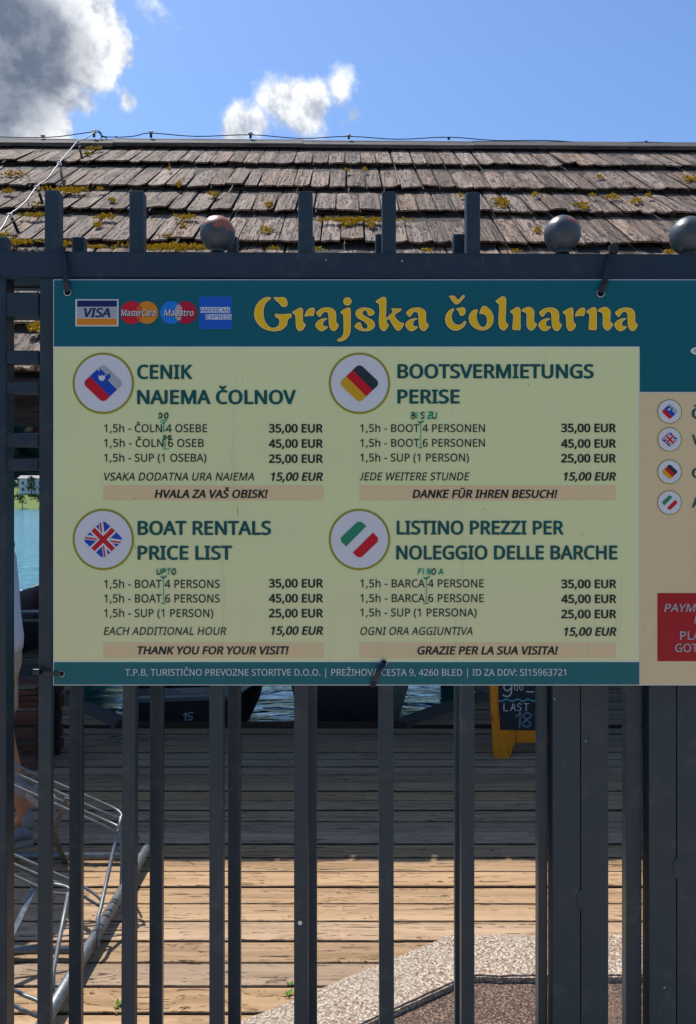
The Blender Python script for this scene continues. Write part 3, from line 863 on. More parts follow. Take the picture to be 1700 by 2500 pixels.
GLYPHS = r'''{"!":[216,[[131,161,85,161,65,573,151,573],[58,43,59,61,64,75,72,85,83,92,94,96,107,97,120,96,132,92,142,85,151,75,156,61,157,43,156,26,151,12,142,2,132,-6,120,-10,107,-11,94,-10,83,-6,72,2,64,12,59,26]]],"(":[241,[[32,220,33,263,38,306,45,348,54,389,67,429,83,468,103,504,125,540,150,573,217,573,182,521,154,465,132,407,116,346,107,284,103,221,105,179,109,139,116,98,126,58,139,19,154,-20,172,-57,192,-92,216,-127,150,-127,125,-94,103,-60,83,-24,67,14,54,53,45,94,38,135,33,177]]],")":[241,[[209,220,207,177,203,135,196,94,186,53,173,14,158,-24,139,-60,116,-94,91,-127,25,-127,48,-92,69,-57,87,-20,102,19,114,58,124,98,131,139,136,179,137,221,136,263,131,304,124,346,114,386,102,426,87,465,69,503,48,539,24,573,91,573,116,540,139,504,158,468,173,429,186,389,196,348,203,306,207,263]]],",":[215,[[154,84,149,65,143,45,136,23,111,-42,85,-103,33,-103,49,-38,63,31,73,93,148,93]]],"-":[258,[[32,184,32,246,226,246,226,184]]],".":[215,[[58,43,59,61,64,75,72,85,82,92,94,96,107,97,120,96,132,92,142,85,151,75,156,61,157,43,156,26,151,12,142,2,132,-6,120,-10,107,-11,94,-10,82,-6,72,2,64,12,59,26]]],"0":[459,[[419,287,418,242,415,201,409,163,401,128,390,97,376,70,359,47,339,27,316,12,290,1,261,-6,229,-8,188,-4,153,8,122,27,97,54,76,88,60,129,48,176,42,229,39,287,41,346,48,399,58,446,73,486,93,520,119,547,149,566,186,578,229,581,269,578,304,566,335,547,361,520,382,486,399,446,410,399,417,346],[110,287,111,238,115,194,121,156,131,125,143,98,159,78,178,64,202,55,229,52,256,55,279,64,298,78,314,98,326,124,336,156,343,194,347,238,348,287,347,336,343,380,336,417,326,449,314,475,298,495,279,510,256,518,229,521,202,518,178,510,159,495,143,475,131,449,121,417,115,380,111,336]]],"1":[459,[[285,0,216,0,216,400,216,439,217,470,219,499,196,477,169,455,108,405,71,452,226,573,285,573]]],"2":[459,[[417,0,38,0,38,59,188,210,216,238,240,264,261,287,280,309,295,331,306,353,315,376,320,399,322,424,318,453,309,477,294,496,273,510,249,518,221,520,194,519,169,514,147,506,126,495,104,482,83,466,45,513,60,526,77,537,94,548,113,557,132,565,153,572,174,577,197,580,221,581,255,579,285,572,313,562,336,548,356,531,372,510,384,485,391,458,394,428,392,399,386,371,375,344,361,318,344,292,324,267,301,241,275,214,247,185,128,67,128,64,417,64]]],"3":[459,[[395,439,394,414,389,392,381,372,370,355,356,339,340,326,321,316,300,307,277,302,277,298,319,290,353,276,379,255,398,229,409,198,413,163,410,131,403,101,390,74,371,50,348,30,318,14,283,2,241,-6,193,-8,164,-7,136,-5,110,-1,85,5,60,13,36,23,36,89,61,78,87,69,114,61,141,56,168,52,194,51,241,55,278,65,305,81,324,104,335,132,339,164,337,187,331,206,320,223,306,236,288,247,265,255,240,261,211,264,179,265,123,265,123,326,180,326,209,327,236,332,259,339,278,350,294,362,307,377,316,394,321,413,323,434,320,460,311,481,295,498,274,511,249,519,219,521,199,521,181,519,164,515,147,511,132,505,117,498,75,473,39,521,61,537,87,550,115,563,147,573,181,579,218,581,273,576,317,563,352,540,376,511,390,477]]],"4":[459,[[443,130,359,130,359,0,291,0,291,130,17,130,17,190,286,576,359,576,359,193,443,193],[291,374,291,412,293,444,294,474,295,500,292,500,276,468,257,438,86,193,291,193]]],"5":[459,[[221,351,258,349,292,342,322,331,349,316,371,297,389,274,402,247,410,217,413,183,410,145,402,111,387,81,368,54,343,32,314,15,280,2,242,-5,199,-8,170,-7,142,-4,116,0,91,6,70,14,51,23,51,90,71,79,95,70,121,62,148,57,174,53,200,52,227,54,252,58,274,65,293,76,310,89,323,106,333,126,339,149,341,176,337,210,325,239,306,262,279,279,243,289,197,292,182,291,164,290,146,288,99,280,64,302,86,573,373,573,373,508,146,508,132,342,169,348,185,350,202,351]]],"6":[459,[[44,245,45,278,47,310,51,342,57,374,64,404,75,433,87,461,103,486,121,510,143,530,168,548,196,562,228,572,265,578,306,581,344,579,377,573,377,513,344,520,308,523,273,521,242,515,216,504,193,491,173,474,158,454,145,431,134,407,127,380,121,352,117,322,115,291,119,291,128,303,138,315,150,326,163,335,178,343,194,350,213,355,233,357,255,358,287,356,316,349,342,338,365,322,384,303,400,279,412,251,419,220,421,184,419,147,411,112,399,82,382,55,361,33,336,15,307,2,275,-5,239,-8,212,-6,187,-1,163,7,140,19,119,35,101,54,84,76,70,103,59,133,51,166,46,204],[238,51,270,55,297,66,320,84,337,109,348,143,351,184,348,218,339,247,324,271,302,289,274,300,241,303,217,301,195,296,175,287,157,276,143,263,131,248,122,232,117,215,115,198,116,181,119,163,123,146,129,129,137,114,146,99,158,85,170,74,185,64,201,57,219,53]]],"7":[459,[[109,0,344,508,35,508,35,573,419,573,419,518,187,0]]],"8":[459,[[229,581,261,579,291,574,318,565,341,553,362,538,378,519,390,497,398,472,400,443,399,421,394,401,385,383,374,367,361,352,346,338,329,325,310,314,291,303,314,291,335,279,355,265,373,250,389,234,401,216,411,196,417,173,419,148,416,118,408,90,395,65,378,44,356,26,330,11,300,1,267,-6,231,-8,192,-6,157,0,126,10,100,24,78,42,61,63,49,87,42,115,39,146,41,171,47,194,56,214,68,232,82,249,99,264,118,277,138,289,158,299,140,310,123,322,107,336,93,350,81,366,71,383,64,401,59,422,58,444,60,472,68,497,80,518,97,537,117,552,141,565,168,573,197,579],[108,145,112,119,121,96,138,76,161,60,192,51,229,48,265,51,295,60,319,76,336,96,346,120,350,148,348,166,343,182,335,197,324,211,310,223,293,235,274,246,253,256,229,265,217,270,194,260,174,249,157,237,142,225,130,212,121,197,114,182,110,164],[228,524,200,521,176,514,155,502,139,486,130,466,127,441,128,422,133,406,141,391,151,379,164,367,179,357,195,348,213,339,232,330,250,339,267,348,282,357,296,367,307,379,317,392,325,406,329,423,330,441,327,466,318,486,302,502,282,514,257,521]]],"9":[459,[[417,328,416,295,414,263,410,231,405,199,397,168,387,139,374,112,358,86,340,63,318,42,293,25,265,11,232,0,195,-6,154,-8,117,-6,82,0,82,60,115,53,152,50,188,52,218,58,245,68,268,82,287,99,303,118,316,141,327,165,334,192,340,221,344,250,346,281,341,281,332,269,322,258,310,247,297,238,282,230,266,223,247,218,227,215,204,214,173,216,144,223,118,235,95,250,76,270,61,294,49,321,42,352,40,387,43,426,50,460,63,491,80,517,101,540,127,557,156,570,188,578,223,581,250,579,275,574,299,565,322,553,342,537,361,518,377,495,391,469,402,439,410,406,415,369],[223,521,192,518,165,507,142,488,124,463,113,429,110,388,113,354,122,325,137,301,158,284,186,273,220,269,244,271,266,276,286,285,304,296,318,310,330,325,339,341,344,358,346,374,345,392,342,409,338,426,332,443,324,459,315,474,304,487,291,499,277,508,260,516,242,520]]],":":[215,[[58,43,59,61,64,75,72,85,82,92,94,96,107,97,120,96,132,92,142,85,151,75,156,61,157,43,156,26,151,12,142,2,132,-6,120,-10,107,-11,94,-10,82,-6,72,2,64,12,59,26],[58,387,59,405,64,419,72,429,82,436,94,440,107,441,120,440,132,436,142,429,151,419,156,405,157,387,156,369,151,355,142,345,132,338,120,333,107,332,94,333,82,338,72,345,64,355,59,369]]],"A":[512,[[437,0,368,177,141,177,73,0,0,0,224,575,289,575,512,0],[282,415,274,438,263,473,255,500,247,468,238,438,230,415,165,241,346,241]]],"B":[521,[[241,573,307,569,361,558,404,541,434,515,453,478,459,431,457,409,453,389,446,371,437,354,424,340,409,328,392,317,372,309,350,304,350,300,373,295,395,288,415,279,433,267,448,253,461,236,470,215,476,191,478,163,475,130,467,100,454,74,436,52,413,33,385,19,354,8,318,2,279,0,78,0,78,573],[256,329,300,331,334,339,357,352,372,371,381,394,384,423,380,451,369,474,351,490,324,502,289,509,245,511,150,511,150,329],[150,269,150,61,265,61,311,64,346,74,371,91,388,112,398,138,401,168,399,188,395,205,388,221,377,235,362,247,344,256,321,263,293,267,260,269]]],"C":[507,[[323,517,294,516,266,510,241,502,217,490,196,474,178,456,162,434,149,410,139,383,131,353,127,321,125,286,128,241,135,200,147,164,164,132,186,105,213,83,244,68,281,58,322,55,347,56,371,58,394,62,416,66,438,72,460,78,460,15,438,8,416,2,393,-2,369,-6,342,-7,312,-8,257,-4,208,8,166,28,130,56,101,90,78,131,62,178,52,230,49,287,51,329,57,369,67,406,81,440,99,471,120,499,145,523,174,543,206,559,242,571,281,578,324,581,353,580,381,577,409,572,435,565,460,557,482,547,453,486,435,494,415,501,394,508,372,513,348,516]]],"D":[585,[[536,292,533,231,521,177,501,131,474,91,439,58,399,33,351,15,297,4,237,0,78,0,78,573,254,573,309,569,359,558,404,540,443,516,476,484,502,446,521,401,533,350],[460,289,457,337,449,379,435,415,416,444,391,469,361,487,327,500,287,508,244,511,150,511,150,62,228,62,299,68,357,87,402,119,434,164,454,220]]],"E":[446,[[398,0,78,0,78,573,398,573,398,509,150,509,150,330,383,330,383,268,150,268,150,63,398,63]]],"F":[416,[[150,0,78,0,78,573,398,573,398,509,150,509,150,306,383,306,383,243,150,243]]],"G":[584,[[326,302,524,302,524,22,493,12,462,5,431,-1,398,-5,362,-7,323,-8,267,-4,217,8,173,28,136,55,105,89,81,130,63,176,52,229,49,286,53,343,65,395,84,442,111,482,145,517,186,544,233,564,286,577,346,581,377,580,407,577,437,572,465,565,491,557,516,547,489,484,468,493,445,501,421,508,395,513,369,516,342,517,298,514,259,505,225,489,195,468,170,441,150,409,136,373,127,332,124,286,127,243,134,202,146,166,164,133,187,106,216,84,251,68,292,58,340,55,364,55,385,56,404,59,452,68,452,238,326,238]]],"H":[594,[[516,0,443,0,443,267,150,267,150,0,78,0,78,573,150,573,150,330,443,330,443,573,516,573]]],"I":[272,[[239,0,32,0,32,42,99,57,99,515,32,531,32,573,239,573,239,531,172,515,172,57,239,42]]],"J":[219,[[-3,-152,-37,-150,-63,-142,-63,-81,-35,-87,-5,-89,8,-88,21,-85,33,-81,45,-74,54,-65,63,-53,69,-38,73,-19,74,3,74,573,146,573,146,9,144,-26,138,-56,128,-82,114,-104,96,-122,75,-135,52,-145,25,-150]]],"K":[496,[[496,0,411,0,209,273,150,222,150,0,78,0,78,573,150,573,150,290,199,345,249,399,403,573,488,573,261,323]]],"L":[420,[[78,0,78,573,150,573,150,64,400,64,400,0]]],"M":[727,[[330,0,142,502,139,502,142,461,144,407,144,347,144,0,78,0,78,573,184,573,361,103,364,103,544,573,650,573,650,0,578,0,578,352,579,408,581,460,584,501,581,501,390,0]]],"N":[609,[[532,0,447,0,141,476,138,476,141,432,143,378,144,320,144,0,78,0,78,573,161,573,467,99,470,99,468,137,466,193,464,249,464,573,532,573]]],"O":[626,[[577,287,576,244,570,204,561,166,547,132,531,101,510,73,486,49,459,29,428,13,393,1,355,-6,314,-8,271,-6,232,1,196,13,165,29,138,49,114,73,94,101,78,132,65,167,56,204,51,245,49,288,52,344,62,396,78,442,100,482,130,517,166,545,208,565,258,577,314,581,369,577,417,565,459,545,495,517,524,483,547,442,564,396,574,344],[125,287,127,241,134,200,145,163,161,131,182,104,207,83,238,67,273,58,314,55,354,58,390,67,420,83,445,104,465,131,481,163,492,200,499,241,501,287,496,354,481,411,456,457,421,491,373,511,314,518,274,515,238,506,207,490,182,469,161,443,145,411,134,374,127,333]]],"P":[485,[[229,573,297,568,352,553,393,528,421,495,439,454,444,404,443,381,439,358,433,336,423,316,411,296,395,278,375,262,351,249,324,238,292,230,256,225,216,223,150,223,150,0,78,0,78,573],[223,511,150,511,150,285,208,285,242,286,272,290,298,296,320,306,338,318,352,334,362,352,368,375,370,401,366,435,354,462,334,484,306,499,269,508]]],"Q":[626,[[577,287,575,242,569,200,559,160,544,124,525,92,503,64,476,40,445,21,411,6,548,-136,444,-136,334,-7,324,-8,314,-8,271,-6,232,1,196,13,165,29,138,49,114,73,94,101,78,132,65,167,56,204,51,245,49,288,52,344,62,396,78,442,100,482,130,517,166,545,208,565,258,577,314,581,369,577,417,565,459,545,495,517,524,483,547,442,564,396,574,344],[125,287,127,241,134,200,145,163,161,131,182,104,207,83,238,67,273,58,314,55,354,58,390,67,420,83,445,104,465,131,481,163,492,200,499,241,501,287,496,354,481,411,456,457,421,491,373,511,314,518,274,515,238,506,207,490,182,469,161,443,145,411,134,374,127,333]]],"R":[499,[[236,573,281,571,320,565,353,555,381,540,404,522,422,500,434,474,442,444,444,410,442,381,437,356,427,334,415,315,401,298,385,285,367,274,349,264,330,257,487,0,403,0,264,237,150,237,150,0,78,0,78,573],[232,510,150,510,150,298,236,298,278,301,312,310,338,325,355,347,366,374,370,407,368,430,363,450,355,467,343,480,328,491,310,500,287,505,261,509]]],"S":[440,[[403,153,400,121,392,92,378,66,359,44,335,26,307,11,274,1,238,-6,198,-8,177,-8,157,-7,137,-5,118,-2,100,1,83,4,68,9,54,14,41,19,41,88,62,80,86,72,113,65,142,59,171,56,201,55,228,56,252,60,273,66,290,74,305,85,316,98,324,113,329,129,330,147,329,164,325,180,318,194,308,207,295,218,277,230,255,241,228,252,196,265,172,274,151,284,131,294,114,305,98,317,85,330,74,344,65,359,57,375,52,393,49,413,48,435,51,464,58,490,71,513,89,533,110,550,136,563,165,573,197,579,231,581,262,580,290,577,318,572,343,565,367,558,389,549,366,487,346,495,325,502,302,508,278,513,254,516,229,517,207,516,187,513,169,507,155,499,142,489,133,478,126,464,122,450,121,434,122,416,126,400,133,386,143,373,156,362,172,351,193,341,217,330,246,318,278,306,307,293,332,279,353,264,371,247,385,228,395,206,401,181]]],"T":[446,[[259,0,187,0,187,509,8,509,8,573,437,573,437,509,259,509]]],"U":[586,[[513,202,511,164,503,128,489,95,470,65,446,40,416,20,380,4,338,-5,290,-8,225,-2,171,18,128,50,97,93,78,144,72,204,72,573,144,573,144,201,148,158,161,122,182,93,211,72,248,59,294,55,327,57,355,63,379,73,399,88,415,105,427,126,435,149,440,174,442,202,442,573,513,573]]],"V":[481,[[481,573,277,0,204,0,0,573,75,573,204,205,220,160,231,119,241,80,250,119,262,161,277,207,405,573]]],"W":[746,[[735,573,583,0,510,0,399,375,389,410,380,443,373,471,370,488,367,471,361,443,352,409,342,373,234,0,161,0,10,573,85,573,174,223,183,186,190,151,196,118,201,87,206,119,213,154,222,191,232,227,333,573,407,573,512,225,523,187,532,151,538,117,544,87,550,129,560,175,572,224,660,573]]],"X":[470,[[467,0,385,0,233,249,79,0,3,0,193,298,15,573,95,573,236,348,377,573,453,573,276,300]]],"Y":[454,[[227,291,376,573,454,573,263,222,263,0,191,0,191,219,0,573,79,573]]],"Z":[459,[[427,0,30,0,30,55,332,508,40,508,40,573,419,573,419,518,118,64,427,64]]],"a":[450,[[231,437,279,433,318,422,347,403,368,375,381,338,385,293,385,0,334,0,320,61,317,61,304,46,292,33,279,22,265,13,250,5,234,-1,216,-5,195,-7,172,-8,148,-7,124,-2,103,6,84,16,68,30,55,48,45,68,39,92,37,119,43,159,59,192,87,219,127,238,179,251,243,257,316,259,316,285,313,317,306,342,293,359,275,371,253,378,227,380,205,379,183,376,163,370,143,363,124,355,106,347,84,400,104,410,126,419,151,426,177,432,204,436],[252,208,204,203,167,195,141,182,124,165,113,144,110,119,112,97,120,79,132,66,148,56,167,51,188,49,223,52,253,62,279,79,299,103,311,134,315,172,315,210]]],"d":[493,[[221,-8,171,-2,128,17,92,48,65,91,49,146,44,214,49,282,66,338,93,381,128,413,171,432,221,438,243,437,262,434,280,429,296,423,310,416,323,407,335,397,345,386,354,374,359,374,356,405,354,438,354,609,425,609,425,0,368,0,358,58,354,58,345,46,335,35,323,24,310,15,296,7,279,1,262,-4,242,-7],[232,51,273,55,305,67,328,88,343,117,352,154,355,200,355,213,352,263,343,304,329,336,306,360,274,375,231,379,196,374,168,359,146,334,130,300,120,260,117,213,120,165,130,125,146,93,168,69,197,55]]],"e":[452,[[234,438,269,435,301,427,329,414,354,396,374,373,390,346,402,315,409,281,411,244,411,201,117,201,122,157,134,119,154,90,181,69,215,56,254,52,280,53,305,56,327,60,348,66,370,73,392,82,392,20,370,11,349,4,327,-1,304,-5,279,-7,251,-8,212,-5,176,3,143,17,114,36,90,61,70,91,56,126,47,167,44,212,47,257,55,297,68,333,86,364,108,390,134,411,164,426,198,435],[233,380,202,377,175,366,154,348,137,323,125,293,119,257,338,257,336,281,333,302,326,322,318,338,306,353,292,364,276,373,256,378]]],"h":[496,[[139,431,138,399,135,370,140,370,149,385,161,397,174,407,188,416,204,424,221,429,238,434,255,436,273,437,306,435,335,430,360,421,382,408,399,391,413,370,423,344,429,314,431,280,431,0,361,0,361,275,358,307,351,333,338,353,319,367,295,376,265,379,235,377,210,370,189,360,173,347,160,329,150,308,144,283,140,254,139,222,139,0,68,0,68,609,139,609]]],"o":[485,[[442,216,440,181,436,150,428,121,417,95,404,71,388,51,369,33,348,18,324,7,299,-1,271,-6,241,-8,214,-6,188,-1,163,7,140,18,119,33,100,51,84,71,70,95,59,121,51,150,46,181,44,216,47,261,55,301,68,336,87,367,110,392,137,412,169,426,204,435,244,438,281,435,316,426,347,412,374,392,398,367,417,336,431,301,439,261],[117,216,119,184,123,154,130,128,141,105,155,86,172,71,192,59,216,53,243,51,270,53,294,59,314,71,331,86,345,105,356,128,363,154,367,184,369,216,367,248,363,277,355,303,345,325,331,344,314,359,294,370,270,376,242,379,202,374,171,359,147,335,130,303,120,263]]],"r":[331,[[269,438,295,437,319,433,310,368,287,372,264,374,248,373,232,369,217,363,202,355,189,346,176,334,166,321,156,305,149,289,143,270,140,251,139,229,139,0,68,0,68,430,126,430,134,351,137,351,147,367,158,381,170,395,183,407,198,418,214,426,231,433,249,437]]],"s":[384,[[348,119,346,92,339,69,327,49,311,32,292,18,268,6,241,-2,210,-6,176,-8,148,-7,122,-5,99,-1,78,5,59,11,42,19,42,83,60,75,81,67,104,60,128,54,153,50,178,49,211,51,236,57,256,66,269,79,277,94,280,112,279,123,276,132,271,141,264,150,253,158,239,167,222,176,200,185,174,196,148,206,124,217,103,228,84,239,69,252,57,266,48,283,43,302,41,324,46,358,61,386,85,408,118,425,157,435,202,438,228,437,252,434,275,430,298,424,319,417,339,409,315,353,297,360,278,366,258,372,238,377,218,379,197,380,171,379,149,374,131,366,118,356,111,343,108,328,109,317,113,307,119,298,127,290,139,282,154,274,172,266,193,256,219,246,245,236,268,226,289,215,306,203,321,191,333,176,341,159,346,140]]],"t":[289,[[212,50,245,53,272,59,272,5,263,1,253,-2,240,-4,200,-8,178,-7,157,-3,138,4,120,13,104,27,91,44,82,66,76,93,74,125,74,375,13,375,13,409,75,437,103,528,144,528,144,430,269,430,269,375,144,375,144,127,146,103,153,83,163,69,177,58,193,52]]],"|":[442,[[192,609,250,609,250,-193,192,-193]]],"Ü":[586,[[513,202,511,164,503,128,489,95,470,65,446,40,416,20,380,4,338,-5,290,-8,225,-2,171,18,128,50,97,93,78,144,72,204,72,573,144,573,144,201,148,158,161,122,182,93,211,72,248,59,294,55,327,57,355,63,379,73,399,88,415,105,427,126,435,149,440,174,442,202,442,573,513,573],[181,689,182,701,186,711,192,719,200,724,209,727,219,728,229,727,237,724,245,719,252,711,255,701,257,689,255,677,252,667,245,659,237,653,229,650,219,649,209,650,200,653,192,659,186,667,182,677],[332,689,333,701,337,711,343,719,351,724,359,727,369,728,379,727,387,724,395,719,402,711,405,701,407,689,405,677,402,667,395,659,387,653,379,650,369,649,359,650,351,653,343,659,337,667,333,677]]],"Č":[507,[[323,517,294,516,266,510,241,502,217,490,196,474,178,456,162,434,149,410,139,383,131,353,127,321,125,286,128,241,135,200,147,164,164,132,186,105,213,83,244,68,281,58,322,55,347,56,371,58,394,62,416,66,438,72,460,78,460,15,438,8,416,2,393,-2,369,-6,342,-7,312,-8,257,-4,208,8,166,28,130,56,101,90,78,131,62,178,52,230,49,287,51,329,57,369,67,406,81,440,99,471,120,499,145,523,174,543,206,559,242,571,281,578,324,581,353,580,381,577,409,572,435,565,460,557,482,547,453,486,435,494,415,501,394,508,372,513,348,516],[268,629,260,641,251,655,240,668,203,711,169,747,169,757,217,757,231,747,246,736,261,724,275,711,289,697,303,683,347,724,362,736,376,747,391,757,440,757,440,747,405,711,368,668,357,655,347,641,340,629]]],"Š":[440,[[403,153,400,121,392,92,378,66,359,44,335,26,307,11,274,1,238,-6,198,-8,177,-8,157,-7,137,-5,118,-2,100,1,83,4,68,9,54,14,41,19,41,88,62,80,86,72,113,65,142,59,171,56,201,55,228,56,252,60,273,66,290,74,305,85,316,98,324,113,329,129,330,147,329,164,325,180,318,194,308,207,295,218,277,230,255,241,228,252,196,265,172,274,151,284,131,294,114,305,98,317,85,330,74,344,65,359,57,375,52,393,49,413,48,435,51,464,58,490,71,513,89,533,110,550,136,563,165,573,197,579,231,581,262,580,290,577,318,572,343,565,367,558,389,549,366,487,346,495,325,502,302,508,278,513,254,516,229,517,207,516,187,513,169,507,155,499,142,489,133,478,126,464,122,450,121,434,122,416,126,400,133,386,143,373,156,362,172,351,193,341,217,330,246,318,278,306,307,293,332,279,353,264,371,247,385,228,395,206,401,181],[192,629,184,641,175,655,164,668,127,711,93,747,93,757,141,757,155,747,170,736,184,724,199,711,213,697,227,683,271,724,286,736,300,747,314,757,364,757,364,747,329,711,291,668,280,655,271,641,264,629]]],"Ž":[459,[[427,0,30,0,30,55,332,508,40,508,40,573,419,573,419,518,118,64,427,64],[196,629,188,641,179,655,168,668,131,711,97,747,97,757,145,757,159,747,174,736,188,724,203,711,217,697,231,683,275,724,290,736,304,747,318,757,368,757,368,747,333,711,296,668,284,655,275,641,268,629]]]," ":[209,[]]}'''

# ================================================================== fences
BOT = 3240           # bars run below the picture to their base
def bar(name, parent, Y, xl, xr, y0, y1, depth, mat, lean=0.0, bev=.0016, taper=0.0):
    """upright steel section; pixel sides xl/xr at row 1700, from row y0 down to row y1"""
    mb = MB(); a = P(xl, y0, Y); b = P(xr, y1, Y)
    mb.box((a.x, Y, b.z), (b.x, Y + depth, a.z), bevel=bev, seg=2)
    if lean:
        zc = P(0, 1700, Y).z
        for v in mb.bm.verts: v.co.x += (v.co.z - zc) * lean
    return mb.build(name, mat, parent)

YF, YB = 1.50, 1.605
gate = empty('steel_gate', 'dark blue-grey steel gate of upright bars with ball finials behind the price board', 'gate', (0, YF, 0))
fence = empty('steel_fence', 'second dark blue row of upright bars standing behind the gate', 'fence', (0, YB, 0))
for xl, xr, ln in ((93.5, 125.5, .004), (299, 331, .004), (511, 545, 0), (718, 752, 0), (925, 961, -.002), (1127, 1159, 0)):
    bar('bar', gate, YF, xl, xr, 679 + .0065 * xl, BOT, .024 if xl > 100 else .016, M['front_bar'], ln)
for xl, xr in ((169.5, 200), (366.5, 397.5), (556.5, 587), (750, 774), (936, 955), (1111, 1126)):
    bar('bar', fence, YB, xl, xr, 640, BOT, .018, M['rear_bar'], .003 if xl < 500 else 0)
# pickets standing up above the rail
for xl, xr, yt in ((108, 143.5, 463), (315, 350, 464), (728, 763, 466), (933, 967.5, 466), (1139, 1173.5, 468)):
    mb = MB(); a = P(xl, yt, YF + .012); b = P(xr, 640, YF + .012)
    mb.box((a.x, YF + .012, b.z), (b.x, YF + .040, a.z), bevel=.003, seg=2); mb.build('picket', M['front_bar'], gate)
for xl, xr, yt in ((-16, 18, 577), (175, 206, 577), (553, 580, 576), (742, 768, 574), (917, 949, 570), (1107, 1139, 570)):
    mb = MB(); a = P(xl, yt, YB); b = P(xr, 660, YB)
    mb.box((a.x, YB, b.z), (b.x, YB + .022, a.z), bevel=.003, seg=2); mb.build('picket', M['rear_bar'], fence)
# top rails (a little out of level)
def rail(name, parent, Y, yl0, yl1, yr0, yr1, depth, mat, x0=-420, x1=2150, bev=.004):
    mb = MB(); A = [P(x0, yl1 + (yl0 - yl0), Y), P(x1, yr1, Y), P(x1, yr0, Y), P(x0, yl0, Y)]
    k_ = Vector((0, depth, 0)); A[0] = P(x0, yl1, Y)
    mb.hexa([A[0], A[1], A[1] + k_, A[0] + k_, A[3], A[2], A[2] + k_, A[3] + k_])
    bmesh.ops.bevel(mb.bm, geom=list(mb.bm.edges), offset=bev, segments=3, affect='EDGES')
    return mb.build(name, mat, parent)
rail('top_rail', gate, YF - .002, 609.5, 678, 621.5, 690, .050, M['rail'])
rail('top_rail', fence, YB, 640, 700, 652, 712, .03, M['rear_bar'])
# balls on the rail
for x, y, r, m_, lb in ((531.5, 570.5, 42.5, 'ball_rust', 'ball finial with rust on its crown'), (1373, 571.5, 44, 'ball_red', 'grey ball finial with a red fleck on top'), (1683, 576, 46, 'ball', None)):
    mb = MB(); rr = r / FPX * (YF + .025)
    mb.sphere((0, 0, 0), rr, 40, 28)
    for v in mb.bm.verts: v.co *= 1 + .010 * noise.noise(v.co * 60 + Vector((x, 0, 0)))
    me = mb.mesh('ball_finial', sm=True); o = link('ball_finial', me, M[m_], gate); o.location = P(x, y, YF + .025)
    if lb: o['label'] = lb
    mb = MB(); c = P(x, y + r - 3, YF + .025); mb.tube([c - Vector((0, 0, .006)), c + Vector((0, 0, .006))], .014, 16); mb.build('ball_foot', M['rail'], gate)
# slab panel at the left of the gate
panel = empty('ladder_panel', 'dark steel panel of broad horizontal flats beside the gate post', 'fence panel', P(40, 1700, YF))
bar('upright', panel, YF, -70, 15, 680, BOT, .040, M['rail'], 0, .003)
for y0, y1 in ((713, 772), (855, 888.5), (932, 961), (1057, 1091), (1120, 1148)):
    d = .037 if y0 < 800 else .018
    mb = MB(); a = P(14, y0, YF + .0025); b = P(94.5, y1, YF + .0025)
    mb.box((a.x, a.y, b.z), (b.x, a.y + d, a.z), bevel=.0022, seg=3); mb.build('flat_bar', M['rail'], panel)
    # small weld fillets give the openings their rounded corners
    for yy, sgn in ((y0, -1), (y1, 1)):
        c = P(15.2, yy, YF + .004); s_ = .0055
        mb = MB()
        pts = [c + Vector((0, 0, sgn * .0004)), c + Vector((s_, 0, 0)), c + Vector((s_ * .35, 0, -sgn * s_ * .35)), c + Vector((0, 0, -sgn * s_))]
        mb.hexa(pts + [p + Vector((0, d * .8, 0)) for p in pts]); mb.build('weld', M['rail'], panel)
# gate posts right of the bars
def post_group(label, spec, seam=None):
    root = empty('gate_post', label, 'gate post', P(spec[0][1], 1700, spec[0][0]))
    for Y, xl, xr, d, nm, mat in spec: bar(nm, root, Y, xl, xr, 694, BOT, d, mat, 0, .002)
    return root
post_group('double-width dark gate post with a seam, nearer the chalkboard',
           [(1.53, 1315, 1337.5, .027, 'stop_bar', M['rear_bar']), (1.51, 1350, 1417, .040, 'post_tube', M['front_bar']), (1.51, 1418.6, 1486.5, .040, 'post_tube', M['front_bar'])])
post_group('dark gate post at the edge of the picture beneath the red notice',
           [(1.53, 1529.5, 1568, .027, 'stop_bar', M['rear_bar']), (1.51, 1585, 1651.5, .036, 'post_tube', M['front_bar']), (1.51, 1653.4, 1730, .036, 'post_tube', M['front_bar'])])
for px_, py_ in ((1419, 2197), (1653, 2120)):          # weld lumps on the seams
    mb = MB(); mb.ico(P(px_, py_, 1.5095), .010, 3, (.9, .12, 2.1))
    mb.build('weld_bead', M['front_bar'], bpy.data.objects['gate_post' if px_ < 1500 else 'gate_post.001'], sm=True)
mb = MB(); c = P(733, 2252, YF - .0005); mb.tube([c, c - Vector((0, .002, 0))], .0042, 14); mb.build('rivet', M['eyelet'], gate)

